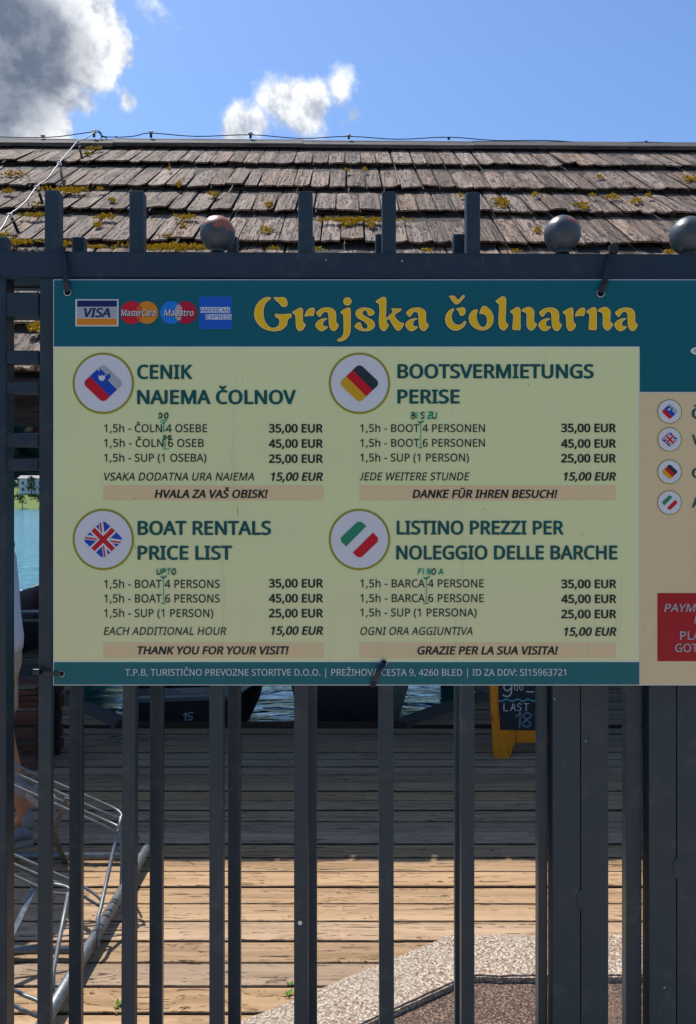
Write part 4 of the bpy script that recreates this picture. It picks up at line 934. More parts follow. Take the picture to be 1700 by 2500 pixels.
# ================================================================== price board
YS = 1.487
SPX = YS / FPX
board = empty('price_board', 'teal and cream boat rental price board in four languages tied to the gate', 'price sign', P(900, 1673, YS))
def gloss(name, col, var=.05, rough=.38, grad=None):
    m, t, b = newmat(name); v = coords(t, False)
    n = t.noise(v, 7, 6, .6); f = t.noise(v, 900, 1)
    c = t.mix(n, c4([x * (1 - var) for x in col]), c4([x * (1 + var) for x in col]))
    if grad is not None:
        z = t.n('ShaderNodeSeparateXYZ', i_0=v).outputs[2]
        k0 = t.math('MULTIPLY', t.smooth(z, 1.62, 1.30), .6)
        c = t.mix(k0, c, c4(grad))
    c = t.mix(t.math('MULTIPLY', t.smooth(t.noise(v, 55, 5, .75), .70, .80), .35), c, c4([x * .5 for x in col]))
    t.set(b.inputs['Base Color'], c); b.inputs['Roughness'].default_value = rough
    b.inputs['Specular IOR Level'].default_value = .35
    drip = t.smooth(t.noise(t.mapping(v, (40, 40, 1.6)), 1.0, 5, .7), .58, .80)
    b_ = b.inputs['Base Color'].links[0].from_socket
    t.set(b.inputs['Base Color'], t.mix(t.math('MULTIPLY', drip, .16), b_, (.12, .11, .09, 1)))
    bump(t, b, t.math('ADD', t.math('MULTIPLY', f, .3), t.math('ADD', n, t.math('MULTIPLY', t.noise(v, 1.7, 2), 9))), .14, .0008)
    return m
K = {}
K['teal'] = gloss('sign_teal', (0.001, 0.115, 0.140)); K['foot'] = gloss('sign_teal_green', (0.003, 0.135, 0.140))
K['cream'] = gloss('sign_cream', (0.79, 0.80, 0.39), .04, .42, (0.84, 0.76, 0.39)); K['tan'] = gloss('sign_tan', (0.84, 0.61, 0.32), .04, .42)
K['beige'] = gloss('sign_beige', (0.78, 0.59, 0.32), .04, .42); K['line'] = gloss('sign_pale_line', (0.75, 0.78, 0.62), .02)
K['red'] = gloss('sign_red', (0.42, 0.004, 0.012)); K['ink'] = gloss('sign_black', (0.010, 0.020, 0.020), .1)
K['green'] = gloss('sign_dark_green', (0.001, 0.095, 0.088), .1); K['gold'] = gloss('sign_gold', (0.95, 0.54, 0.004)); K['goldrim'] = gloss('sign_gold_rim', (0.80, 0.68, 0.34))
K['white'] = gloss('sign_white', (0.78, 0.78, 0.76), .03); K['shadow'] = gloss('sign_title_shadow', (0.025, 0.05, 0.02))
K['olive'] = gloss('sign_olive', (0.33, 0.31, 0.02)); K['disc'] = gloss('sign_disc', (0.72, 0.70, 0.70), .03)
K['f_red'] = gloss('print_red', (0.60, 0.006, 0.02)); K['f_blue'] = gloss('print_blue', (0.008, 0.06, 0.42)); K['f_yellow'] = gloss('print_yellow', (0.68, 0.37, 0.008))
K['f_black'] = gloss('print_black', (0.02, 0.035, 0.04)); K['f_green'] = gloss('print_green', (0.02, 0.24, 0.12)); K['f_white'] = gloss('print_white', (0.70, 0.70, 0.68))
K['navy'] = gloss('print_navy', (0.008, 0.018, 0.10)); K['orange'] = gloss('print_orange', (0.70, 0.24, 0.006)); K['sky'] = gloss('print_sky_blue', (0.01, 0.20, 0.66))
K['amex'] = gloss('print_cobalt', (0.008, 0.10, 0.50)); K['pen'] = gloss('marker_green', (0.0, 0.42, 0.25), .2); K['grey'] = gloss('print_grey', (0.40, 0.42, 0.42)); K['crim'] = gloss('print_crimson', (0.45, 0.004, 0.035))

LAY = .00035
def sp(x, y, layer): return Vector(((x - HX) * SPX, YS - LAY * layer, EYE + (HY - y) * SPX))
def flat(name, polys, mat, layer, parent=None, even_odd=False):
    """flat print: polygons in photograph pixels on the board"""
    mb = MB()
    for p in polys: mb.bm.faces.new([mb.bm.verts.new(sp(x, y, layer)) for x, y in p])
    return mb.build(name, mat, parent or board)
def rect(x0, y0, x1, y1): return [(x0, y0), (x1, y0), (x1, y1), (x0, y1)]

mb = MB(); a = sp(130, 1673.5, 0); b = sp(2040, 682, 0)
mb.box((a.x, YS + .0001, a.z), (b.x, YS + .004, b.z), bevel=.0006); mb.build('panel', K['white'], board)
flat('header_band', [rect(132, 684, 1562, 846), rect(1562, 684, 2038, 957)], K['teal'], 1)
flat('cream_field', [rect(132, 848.5, 1560, 1614)], K['cream'], 1)
flat('beige_field', [rect(1562, 959, 2038, 1671.5)], K['beige'], 1)
flat('footer_band', [rect(132, 1616.5, 1561, 1671.5)], K['foot'], 1)
for x0, x1 in ((253, 790), (878, 1503)):
    flat('tan_band', [rect(x0, 1185, x1, 1221.5)], K['tan'], 2); flat('tan_band', [rect(x0, 1569, x1, 1606)], K['tan'], 2)
flat('red_notice', [rect(1605, 1448, 1960, 1614)], K['red'], 3); 

# ---- lettering
GL = json.loads(GLYPHS)
_p = GL['J'][1][0]; _p[1::2] = [(y + 152) * 573 / 725 for y in _p[1::2]]
def rdp(p, tol):
    if len(p) < 3: return p
    a, b = Vector(p[0]), Vector(p[-1]); d = b - a; L = d.length
    ds = [abs(d.x * (q[1] - a.y) - d.y * (q[0] - a.x)) / L if L > 1e-6 else (Vector(q) - a).length for q in p[1:-1]]
    m = max(ds); i = ds.index(m) + 1
    return [p[0], p[-1]] if m < tol else rdp(p[:i + 1], tol)[:-1] + rdp(p[i:], tol)
def simplify(p, bold=0):
    q = [p[0]]
    for r in p[1:]:
        if math.hypot(r[0] - q[-1][0], r[1] - q[-1][1]) > 9: q.append(r)
    if len(q) > 3 and math.hypot(q[0][0] - q[-1][0], q[0][1] - q[-1][1]) <= 9: q.pop()
    h = len(q) // 2; tol = 8 if len(q) < 14 and bold > 5 else 2.0
    h = max(range(1, len(q)), key=lambda i: (q[i][0] - q[0][0]) ** 2 + (q[i][1] - q[0][1]) ** 2)
    return rdp(q[:h + 1], tol)[:-1] + rdp(q[h:] + [q[0]], tol)[:-1]
def area(p):
    return sum(p[i][0] * p[(i + 1) % len(p)][1] - p[(i + 1) % len(p)][0] * p[i][1] for i in range(len(p))) / 2
def offset_poly(p, d):
    n = len(p); out = []
    for i in range(n):
        a, b, c = Vector(p[i - 1]), Vector(p[i]), Vector(p[(i + 1) % n])
        e1, e2 = b - a, c - b
        if e1.length < 1e-6 or e2.length < 1e-6: continue
        e1.normalize(); e2.normalize()
        n1, n2 = Vector((e1.y, -e1.x)), Vector((e2.y, -e2.x)); s = n1 + n2
        if s.length < .05: out.append(tuple(b + n1 * d)); continue
        k_ = 1 / max(.07, (s.length / 2) ** 2); out.append(tuple(b + s / 2 * d * k_))
    return out
def fill(name, polys, mat, layer, parent=None, conv=None):
    cu = bpy.data.curves.new('outline', 'CURVE'); cu.dimensions = '2D'; cu.fill_mode = 'FRONT'
    for p in polys:
        s = cu.splines.new('POLY'); s.points.add(len(p) - 1); s.use_cyclic_u = True
        for i, q in enumerate(p): s.points[i].co = (q[0], -q[1], 0, 1)
    ob = bpy.data.objects.new('outline', cu); me = bpy.data.meshes.new_from_object(ob)
    bpy.data.objects.remove(ob); bpy.data.curves.remove(cu)
    f = conv or (lambda x, y: sp(x, y, layer))
    for v in me.vertices: v.co = f(v.co.x, -v.co.y)
    return link(name, me, mat, parent or board)
CAP = 575.0
def word_polys(s, bold=0.0, italic=False, grow_x=1.0):
    x = 0; out = []
    for ch in s:
        adv, cs = GL[ch]
        ar = sum(area(list(zip(c[0::2], c[1::2]))) for c in cs)
        for c in cs:
            p = simplify(list(zip(c[0::2], c[1::2])), bold)
            if bold: p = offset_poly(p, bold if ar > 0 else -bold)
            if italic: p = [(a + b * .19, b) for a, b in p]
            out.append([(a + x, b) for a, b in p])
        x += adv + bold * 1.5
    return out
def text(s, x0, x1, ycap, ybase, mat, bold=0.0, italic=False, layer=4, parent=None, name='lettering', conv=None):
    ps = word_polys(s, bold if bold < 12 else 6.0, italic); bb = max(0.0, bold - 6.0) if bold >= 12 else 0.0; bold = bold if bold < 12 else 6.0
    mn = min(q[0] for p in ps for q in p); mxx = max(q[0] for p in ps for q in p)
    sx = (x1 - x0) / (mxx - mn); sy = (ybase - ycap) / (CAP + 2 * bold)
    ps = [[(x0 + (a - mn) * sx, ybase - (b + bold) * sy) for a, b in p] for p in ps]
    o = fill(name, ps, mat, layer, parent, conv)
    if bb:                                             # heavier strokes: the same outlines laid again a hair aside and above
        bm = bmesh.new(); bm.from_mesh(o.data); src = list(bm.faces)
        base_v = [v.co.copy() for v in bm.verts]
        r_ = [(-bb, 0), (bb, 0), (0, bb * .55), (0, -bb * .55), (-bb * .5, 0), (bb * .5, 0)]
        for k, (dx, dy) in enumerate(r_):
            d = bmesh.ops.duplicate(bm, geom=src)
            off = (Vector(f_(dx * sx, -dy * sy)) - Vector(f_(0, 0))) if (f_ := (conv or (lambda x, y: sp(x, y, 0)))) else None
            for v in [g for g in d['geom'] if isinstance(g, bmesh.types.BMVert)]: v.co += off + Vector((0, -LAY * .12 * (k + 1), 0))
        bm.to_mesh(o.data); bm.free()
    return o
BD, MD = 31.0, 8.0
HL = [("CENIK", 337, 469, 891.5, 925), ("NAJEMA ČOLNOV", 337, 722, 953, 986.5), ("BOOTSVERMIETUNGS", 972, 1448, 890, 923.5), ("PERISE", 972, 1121, 952, 985),
      ("BOAT RENTALS", 338, 661, 1272.5, 1305.5), ("PRICE LIST", 338, 566, 1333, 1366), ("LISTINO PREZZI PER", 970, 1375, 1272, 1304.5), ("NOLEGGIO DELLE BARCHE", 969, 1506, 1332.5, 1365.5)]
for s, a, b, c, d in HL: text(s, a, b, c, d, K['green'], BD)
NL = [("1,5h - ČOLN 4 OSEBE", 255, 506, 1036, 1055.5), ("1,5h - ČOLN 6 OSEB", 255, 498, 1072, 1091.5), ("1,5h - SUP (1 OSEBA)", 255, 504.5, 1108, 1127.5),
      ("1,5h - BOOT 4 PERSONEN", 880, 1184, 1036, 1055), ("1,5h - BOOT 6 PERSONEN", 880, 1184, 1072, 1091), ("1,5h - SUP (1 PERSON)", 880, 1145, 1107.5, 1127),
      ("1,5h - BOAT 4 PERSONS", 255, 537, 1415.5, 1435.5), ("1,5h - BOAT 6 PERSONS", 255, 537, 1451, 1471), ("1,5h - SUP (1 PERSON)", 255, 521, 1487, 1506.5),
      ("1,5h - BARCA 4 PERSONE", 880, 1181, 1414.5, 1434), ("1,5h - BARCA 6 PERSONE", 880, 1181, 1450.5, 1470), ("1,5h - SUP (1 PERSONA)", 880, 1164, 1485.5, 1505)]
for s, a, b, c, d in NL: text(s, a, b, c, d, K['ink'], MD)
IT = [("VSAKA DODATNA URA NAJEMA", 255, 621, 1154, 1173.5), ("JEDE WEITERE STUNDE", 878, 1147, 1153.5, 1173), ("EACH ADDITIONAL HOUR", 254, 553, 1531, 1550), ("OGNI ORA AGGIUNTIVA", 880, 1154, 1531, 1550)]
for s, a, b, c, d in IT: text(s, a, b, c, d, K['ink'], MD, True)
PR = [(657.5, 788, 1036, 1073, 1110, 663, 1154), (1370.5, 1503, 1035, 1073, 1109, 1377, 1153.5), (657.5, 788.5, 1414, 1450.5, 1487, 663, 1529.5), (1371, 1504, 1415.5, 1452, 1489, 1378, 1532)]
for x0, x1, ya, yb, yc, xi, yi in PR:
    text("35,00 EUR", x0, x1, ya, ya + 20, K['ink'], BD); text("45,00 EUR", x0, x1, yb, yb + 20, K['ink'], BD); text("25,00 EUR", x0, x1, yc, yc + 20, K['ink'], BD)
    text("15,00 EUR", xi, x1, yi, yi + 19.8, K['ink'], BD, True)
for s, a, b, c, d in (("HVALA ZA VAŠ OBISK!", 379, 654, 1196, 1215.5), ("DANKE FÜR IHREN BESUCH!", 1008, 1360.5, 1196, 1215.5), ("THANK YOU FOR YOUR VISIT!", 337, 705, 1578, 1597), ("GRAZIE PER LA SUA VISITA!", 1020, 1362, 1578, 1597.5)):
    text(s, a, b, c, d, K['ink'], BD, True)
# footer in a light serif face: small serifs added to the strokes
def serif(s, x0, x1, ycap, ybase, mat):
    o = text(s, x0, x1, ycap, ybase, mat, 2.0, layer=4)
    ps = word_polys(s, 2.0); mn = min(q[0] for p in ps for q in p); mxx = max(q[0] for p in ps for q in p); sx = (x1 - x0) / (mxx - mn)
    x = 0; quads = []
    feet = {'T': ('m', ''), 'P': ('l', ''), 'I': ('lm', 'm'), 'H': ('lr', 'lr'), 'R': ('l', ''), 'N': ('l', 'l'), 'E': ('', ''), 'A': ('lr', ''), 'V': ('', 'lr'), 'D': ('', ''), 'B': ('', ''), 'Z': ('', ''), 'L': ('', 'l'), 'Ž': ('', '')}
    for ch in s:
        adv, cs = GL[ch]
        if ch in feet and cs:
            xa = min(q for c in cs for q in c[0::2]); xb = max(q for c in cs for q in c[0::2]); bt, tp = feet[ch]
            pos = {'l': xa + 36, 'r': xb - 36, 'm': (xa + xb) / 2}
            for where, yy in ((bt, 0), (tp, CAP - 30)):
                for w in where:
                    c = pos[w]; quads.append([(c - 78, yy - 2), (c + 78, yy - 2), (c + 78, yy + 34), (c - 78, yy + 34)])
        x_ = x
        quads = quads[:]; 
        for q in quads:
            if not getattr(q, 'done', False) and isinstance(q, list) and len(q) == 4: pass
        S_.append((x_, quads)); quads = []
        x += adv + 3.0
    out = []
    for xo, qs in S_:
        for q in qs: out.append([(x0 + (a + xo - mn) * sx, ybase - b * (ybase - ycap) / CAP) for a, b in q])
    flat('serif', out, mat, 4.5)
S_ = []
serif("T.P.B, TURISTIČNO PREVOZNE STORITVE D.O.O. | PREŽIHOVA CESTA 9, 4260 BLED | ID ZA DDV: SI15963721", 307, 1381.5, 1633, 1649, K['f_white'])
# part of the right-hand column that the picture shows
for s, x0, y0, y1 in (("Č", 1690, 997, 1022), ("V", 1690, 1062, 1086), ("G", 1690, 1143, 1167), ("A", 1690, 1215, 1239)):
    text(s, x0, x0 + 20, y0, y1, K['green'], BD)
text("PAYME", 1621, 1716, 1474, 1493, K['grey'], 14, True, layer=5); text("N", 1694, 1712, 1503, 1522, K['grey'], 14, True, layer=5)
text("PLA", 1660, 1711, 1541, 1561, K['grey'], 14, layer=5); text("GOT", 1648, 1703, 1571, 1591, K['grey'], 14, layer=5)
el = [(1706 + 20 * cos(a * pi / 12), 857 + 10 * sin(a * pi / 12)) for a in range(24)]; el2 = [(1707 + 15 * cos(a * pi / 12), 857 + 6 * sin(a * pi / 12)) for a in range(24)]
flat('logo_tip', [el], K['line'], 3); flat('logo_tip', [el2], K['grey'], 4)

# ---- title lettering, drawn glyph by glyph
def catmull(pts, n=4):
    out = []; m = len(pts)
    for i in range(m):
        a, b, c, d = (Vector(pts[(i + k) % m]) for k in (-1, 0, 1, 2))
        for j in range(n):
            t = j / n; q = 0.5 * (2 * b + (c - a) * t + (2 * a - 5 * b + 4 * c - d) * t * t + (3 * b - a - 3 * c + d) * t ** 3)
            out.append((q.x, q.y))
    return out
Z1, Z2, Z3 = (610, 710, 7.182), (820, 710, 6.583), (1070, 710, 6.32)
TG = {
 'G': (Z1, [[(345,110),(375,125),(365,150),(300,205),(262,270),(248,360),(250,450),(275,540),(320,605),(380,645),(440,645),(490,620),(515,580),(520,530),(500,490),(455,465),(440,430),(455,402),(500,408),(600,410),(690,400),(730,405),(740,440),(722,475),(685,495),(668,520),(660,590),(620,645),(560,690),(480,710),(400,712),(300,690),(200,640),(120,550),(80,450),(80,370),(105,270),(160,190),(240,130),(300,110)],
              [(420,125),(440,112),(520,115),(600,112),(645,145),(665,210),(655,265),(610,287),(560,275),(510,215),(470,185)]]),
 'r': (Z1, [[(745,380),(780,350),(870,300),(915,300),(937,340),(935,450),(940,545),(975,580),(978,620),(940,680),(885,710),(840,690),(812,630),(805,540),(800,440),(785,420)],
              [(965,420),(1000,350),(1060,305),(1120,298),(1143,330),(1135,400),(1110,445),(1050,440),(990,452),(965,448)]]),
 'a': (Z1, [[(1165,385),(1200,345),(1270,305),(1370,292),(1450,310),(1505,360),(1520,440),(1520,545),(1560,590),(1552,640),(1510,695),(1465,708),(1420,680),(1390,610),(1383,500),(1375,410),(1345,375),(1300,380),(1260,430),(1230,462),(1195,440)],
              [(1300,480),(1350,482),(1360,500),(1310,530),(1288,580),(1310,620),(1365,625),(1370,645),(1320,690),(1255,712),(1195,680),(1150,610),(1165,560),(1220,510)]]),
 'j': (Z2, [[(188+68*cos(k*pi/8),172+68*sin(k*pi/8)) for k in range(16)],
              [(75,345),(110,310),(190,270),(230,280),(243,330),(243,500),(240,640),(215,720),(160,785),(90,815),(35,812),(22,790),(40,770),(95,740),(122,680),(125,560),(120,400),(100,375)]]),
 's': (Z2, [[(480,268),(560,285),(605,315),(625,350),(605,390),(560,405),(520,395),(505,350),(480,318),(445,330),(435,365),(455,395),(530,435),(600,480),(632,540),(620,590),(570,635),(500,652),(430,650),(360,625),(310,590),(300,570),(330,525),(385,505),(410,530),(425,580),(460,610),(500,600),(512,570),(495,535),(440,490),(370,455),(330,410),(318,370),(330,320),(370,290),(420,270)]]),
 'k': (Z2, [[(640,180),(665,150),(740,105),(780,98),(812,125),(817,200),(812,350),(810,435),(860,390),(905,350),(908,320),(893,295),(910,282),(1000,285),(1045,282),(1058,300),(1040,330),(980,365),(950,400),(970,440),(1020,495),(1060,512),(1095,520),(1090,560),(1050,620),(1005,645),(960,620),(900,530),(860,460),(830,470),(815,490),(825,515),(852,545),(840,590),(800,640),(765,650),(725,625),(700,570),(692,480),(700,350),(695,230),(670,200)]]),
 'c': (Z3, [[(168,95),(180,78),(245,78),(270,95),(308,135),(370,75),(395,65),(412,90),(390,120),(330,190),(290,210),(250,200)],
              [(235,272),(248,290),(235,320),(212,370),(212,430),(240,490),(300,525),(360,510),(400,470),(425,470),(430,500),(400,555),(340,600),(270,618),(190,595),(130,530),(105,450),(115,380),(160,310),(200,282)],
              [(278,285),(300,270),(380,255),(415,275),(425,320),(405,370),(360,390),(330,370),(310,320)]]),
 'o': (Z3, [[(570,290),(600,288),(612,305),(600,350),(595,400),(605,460),(640,530),(685,560),(725,545),(748,490),(748,420),(720,375),(680,360),(640,358),(635,340),(660,270),(690,235),(740,240),(810,300),(850,380),(855,450),(830,530),(770,590),(690,615),(610,600),(530,555),(480,480),(470,410),(490,350),(530,305)]]),
 'l': (Z3, [[(883,165),(905,140),(975,90),(1020,90),(1048,125),(1048,250),(1042,400),(1045,480),(1080,520),(1075,555),(1040,600),(1000,615),(960,590),(932,530),(930,400),(938,230),(920,200)]]),
 'n': (Z3, [[(1105,325),(1130,300),(1210,252),(1250,260),(1270,300),(1272,450),(1270,590),(1240,608),(1170,605),(1143,585),(1150,480),(1155,390),(1140,355)],
              [(1285,315),(1300,285),(1360,255),(1420,252),(1470,290),(1485,340),(1480,470),(1520,510),(1510,550),(1470,600),(1430,615),(1390,590),(1362,530),(1362,380),(1345,340),(1300,325)]]),
}
for ch, dx in (('G', 0), ('r', 0), ('a', 0), ('j', 0), ('s', 0), ('k', 0), ('a', 219.4), ('c', 0), ('o', 0), ('l', 0), ('n', 0), ('a', 543.9), ('r', 659.7), ('n', 185.9), ('a', 729.3)):
    (ox, oy, sc_), cs = TG[ch]
    base = [catmull([(ox + x / sc_ + dx, oy + y / sc_) for x, y in c]) for c in cs]
    base = [p if area(p) > 0 else p[::-1] for p in base]
    fill('title_shadow', [offset_poly(p, 2.2) for p in base], K['shadow'], 2)
    fill('title_letter', base, K['goldrim'], 3)
    fill('title_letter', [offset_poly(p, -2.0) for p in base], K['gold'], 4)

# ---- payment logos
def circ(cx, cy, r, n=36): return [(cx + r * cos(2 * pi * k / n), cy + r * sin(2 * pi * k / n)) for k in range(n)]
flat('card_logo', [rect(185, 731, 290, 797)], K['f_white'], 3); flat('card_logo', [rect(189, 734, 286.5, 749.5)], K['navy'], 4); flat('card_logo', [rect(189, 778, 286.5, 794)], K['orange'], 4)
flat('card_logo', [rect(189, 751, 286.5, 776.5)], K['grey'], 4); text("VISA", 207, 270, 753, 774.5, K['navy'], BD, True, layer=5)
for c0, c1, ca, cb, wd, xa, xb in ((322.5, 359.5, 'f_red', 'orange', "MasterCard", 297, 382), (419.5, 454.5, 'sky', 'crim', "Maestro", 401.5, 474)):
    flat('card_logo', [circ(c0, 763.5, 28)], K[ca], 3); flat('card_logo', [circ(c1, 763.5, 27.5)], K[cb], 4)
    mid = (c0 + c1) / 2; st_ = []
    for k in range(-5, 6):
        yy = 763.5 + k * 4.3; hw = max(0, math.sqrt(max(0, 27.5 ** 2 - (yy - 763.5) ** 2)) - (c1 - c0) / 2)
        if hw > .8: st_.append(rect(mid - hw, yy - 1.1, mid + hw, yy + 1.1))
    flat('card_logo', st_, K[ca if wd[1] == 'a' and wd[2] == 's' else 'f_white'], 5)
    text(wd, xa + 1, xb + 1, 758 - 1, 774 - 1, K['ink'], 20, True, layer=5.5); text(wd, xa, xb, 756.5, 772, K['f_white'], 12, True, layer=6.5)
flat('card_logo', [rect(487.5, 724.5, 567, 803.5)], K['sky'], 3); flat('card_logo', [rect(488.5, 725.5, 566, 802.5)], K['amex'], 4)
flat('card_logo', [rect(490, 750.5, 562, 764), rect(503, 767.5, 566.5, 780.5)], K['f_white'], 5)
text("AMERICAN", 488.5, 560, 752.5, 762.5, K['amex'], 6, layer=6); text("EXPRESS", 505, 566.5, 769, 778.8, K['amex'], 6, layer=6)

# ---- flag emblems
def clip_half(p, a, b, c):
    out = []
    for i in range(len(p)):
        q, r = p[i], p[(i + 1) % len(p)]; dq, dr = a * q[0] + b * q[1] - c, a * r[0] + b * r[1] - c
        if dq >= 0: out.append(q)
        if dq * dr < 0:
            t = dq / (dq - dr); out.append((q[0] + (r[0] - q[0]) * t, q[1] + (r[1] - q[1]) * t))
    return out
def diamond(s=1.0):
    """rounded square turned by 45 degrees, in emblem units"""
    h, r = 34.0 * s, 11.0 * s; out = []
    for cx, cy, a0 in ((h - r, h - r, 0), (-h + r, h - r, 90), (-h + r, -h + r, 180), (h - r, -h + r, 270)):
        for k in range(6):
            a = radians(a0 + k * 18); x, y = cx + r * cos(a), cy + r * sin(a)
            out.append(((x - y) * .7071, (x + y) * .7071))
    return [(x * 1.05, y * 1.0) for x, y in out]
R2 = .70710678
def band(d, lo, hi, ax):                       # ax 0: stripes fall to the right, 1: stripes rise to the right
    a, b = (R2, -R2) if ax == 0 else (R2, R2)  # signed distance across the stripes
    return clip_half(clip_half(d, a, b, lo), -a, -b, -hi)
def emblem(cx, cy, s, kind):
    flat('emblem_ring', [circ(cx, cy, 75 * s, 60)], K['olive'], 3); flat('emblem_disc', [circ(cx, cy, 69.5 * s, 60)], K['disc'], 4)
    D = diamond(1.0)
    def put(p, mat, lay):
        if len(p) > 2: flat('flag', [[(cx + x * s, cy - 0 + y * s) for x, y in p]], mat, lay)
    put(diamond(1.05), K['f_white'], 4.6)
    if kind == 'si':
        put(band(D, -99, -11, 0), K['f_red'], 5.5); put(band(D, -11, 13, 0), K['f_blue'], 5.5); put(band(D, 13, 99, 0), K['grey'], 5.5)
        put([(-8, -36), (8, -22), (17, -24), (18, -14), (8, -4), (-6, -2), (-12, -14)], K['f_blue'], 6)
        put([(-11, -20), (-6, -17), (-3, -21), (0, -17), (4, -20), (5, -12), (0, -6), (-7, -6), (-11, -12)], K['f_white'], 6.5)
        for x, y in ((7, -27), (11, -21), (6, -20)): put([(x - 1.5, y), (x, y - 1.5), (x + 1.5, y), (x, y + 1.5)], K['f_white'], 6.6)
    elif kind == 'de':
        put(band(D, 11, 99, 0), K['f_black'], 5.5); put(band(D, -11, 11, 0), K['f_red'], 5.5); put(band(D, -99, -11, 0), K['f_yellow'], 5.5)
    elif kind == 'it':
        put(band(D, -99, -11, 1), K['f_green'], 5.5); put(band(D, 11, 99, 1), K['f_red'], 5.5)
    else:
        put(D, K['f_blue'], 5.2)
        def stripe(ang, w, col, lay, off=0):
            a, b = -sin(radians(ang)), cos(radians(ang))
            put(clip_half(clip_half(D, a, b, off - w / 2), -a, -b, -off - w / 2), K[col], lay)
        stripe(8, 11, 'f_white', 5.6); stripe(82, 11, 'f_white', 5.65); stripe(8, 4, 'f_red', 5.8, 1.5); stripe(82, 4, 'f_red', 5.85, 1.5)
        stripe(-45, 20, 'f_white', 6.0); stripe(45, 20, 'f_white', 6.05); stripe(-45, 11.5, 'f_red', 6.3); stripe(45, 11.5, 'f_red', 6.35)
    # paler upper third, as printed
for cx, cy, kd in ((253, 936, 'si'), (878, 936, 'de'), (253, 1317, 'uk'), (878, 1317, 'it')): emblem(cx, cy, 1.0, kd)
for cy, kd in ((1005, 'si'), (1073, 'uk'), (1152, 'de'), (1227, 'it')): emblem(1634.5, cy, .40, kd)

# ---- handwritten marker additions
SF = {'D': [[(0,0),(0,10)],[(0,0),(4,1),(6,5),(4,9),(0,10)]], 'O': [[(3,0),(0,4),(1,9),(5,10),(7,5),(5,0),(3,0)]], 'U': [[(0,0),(0,8),(3,10),(6,8),(6,0)]], 'P': [[(0,10),(1,0),(5,1),(6,4),(1,6)]],
      'T': [[(0,0),(7,0)],[(3.5,0),(3,10)]], 'B': [[(0,0),(0,10),(5,9),(5,6),(0,5),(4,4),(4,1),(0,0)]], 'I': [[(1,0),(1,10)]], 'S': [[(6,1),(2,0),(0,3),(5,6),(4,10),(0,9)]],
      'Z': [[(0,0),(6,0),(0,10),(6,10)],[(1,5),(5,5)]], 'F': [[(0,10),(1,0),(6,0)],[(1,5),(5,4)]], 'N': [[(0,10),(1,0),(5,10),(6,0)]], 'A': [[(0,10),(4,0),(7,10)],[(1,7),(6,6)]],
      'L': [[(0,0),(0,10),(6,10)]], '9': [[(6,2),(3,0),(0,3),(3,6),(6,3),(6,0),(6,8),(3,10),(0,9)]], '0': [[(3,0),(0,4),(1,9),(5,10),(6,5),(5,1),(3,0)]], '-': [[(0,5),(6,5)]],
      '1': [[(0,3),(3,0),(3,10)]], '8': [[(3,0),(0,2),(3,5),(6,8),(3,10),(0,8),(3,5),(6,2),(3,0)]], '5': [[(6,0),(1,0),(0,5),(5,5),(5,9),(0,10)]]}
def ribbon(polys, pts, w):
    for (x0, y0), (x1, y1) in zip(pts[:-1], pts[1:]):
        dx, dy = x1 - x0, y1 - y0; L = math.hypot(dx, dy) or 1; nx, ny = -dy / L * w / 2, dx / L * w / 2; ex, ey = dx / L * w * .3, dy / L * w * .3
        polys.append([(x0 + nx - ex, y0 + ny - ey), (x1 + nx + ex, y1 + ny + ey), (x1 - nx + ex, y1 - ny + ey), (x0 - nx - ex, y0 - ny - ey)])
def hand(word, x, y, h, adv, w, polys, slant=.08):
    for ch in word:
        if ch != ' ':
            for st_ in SF[ch]:
                if len(st_) > 3 and ch not in 'NZF': st_ = [(q.x, q.y) for q in spline([(a, b, 0) for a, b in st_], 3)]
                ribbon(polys, [(x + (a - slant * (b - 10)) * h / 10, y + b * h / 10) for a, b in st_], w)
        x += adv if ch != ' ' else adv * .6
for parts in ([('DO', 389, 1009, 12, 13)], [('DO', 400, 1064, 9, 11)], [('BIS ZU', 1005, 1007, 15, 11)], [('UPTO', 384, 1389, 13, 12)], [('FINO A', 1021, 1389, 13, 11)]):
    pl = []
    for w_, x, y, h, ad in parts: hand(w_, x, y, h, ad, 2.9, pl)
    flat('handwriting', pl, K['pen'], 6)
pl = []
ribbon(pl, [(401, 1029), (401, 1052)], 2.5); ribbon(pl, [(396, 1054), (408, 1052)], 2); ribbon(pl, [(393, 1029), (400, 1035), (408, 1025)], 2); ribbon(pl, [(394, 1026), (409, 1025)], 2)
flat('handwriting', pl, K['pen'], 6); pl = []
ribbon(pl, [(404, 1076), (403, 1094)], 2.4); ribbon(pl, [(398, 1097), (414, 1096)], 2)
flat('handwriting', pl, K['pen'], 6)
flat('scuff', [[(x, y), (x + 1.2, y - .4), (x + 1.6, y + h), (x + .3, y + h + .5)] for x, y, h in ((580, 1226, 3), (580.5, 1236, 18), (581, 1256, 4), (328, 1214, 6), (1290, 938, 5), (152, 1334, 1.5), (592, 924, 4), (860, 1640, 3), (1180, 1240, 5), (1420, 1300, 6), (330, 1330, 10))], K['olive'], 7)
for x, y0, y1 in ((1027, 1030, 1094), (400, 1408, 1474), (1041, 1410, 1474)):
    y = y0; pl = []
    while y < y1: ribbon(pl, [(x, y), (x + .4, min(y + 5, y1))], 2.2); y += 7.5
    ribbon(pl, [(x - 6, y1), (x + 5, y1 - 1)], 2); ribbon(pl, [(x - 7, y0 - 1), (x, y0 + 4), (x + 8, y0 - 3)], 2.2); ribbon(pl, [(x - 6, y0 + 2), (x + 8, y0 - 1)], 2)
    flat('handwriting', pl, K['pen'], 6)

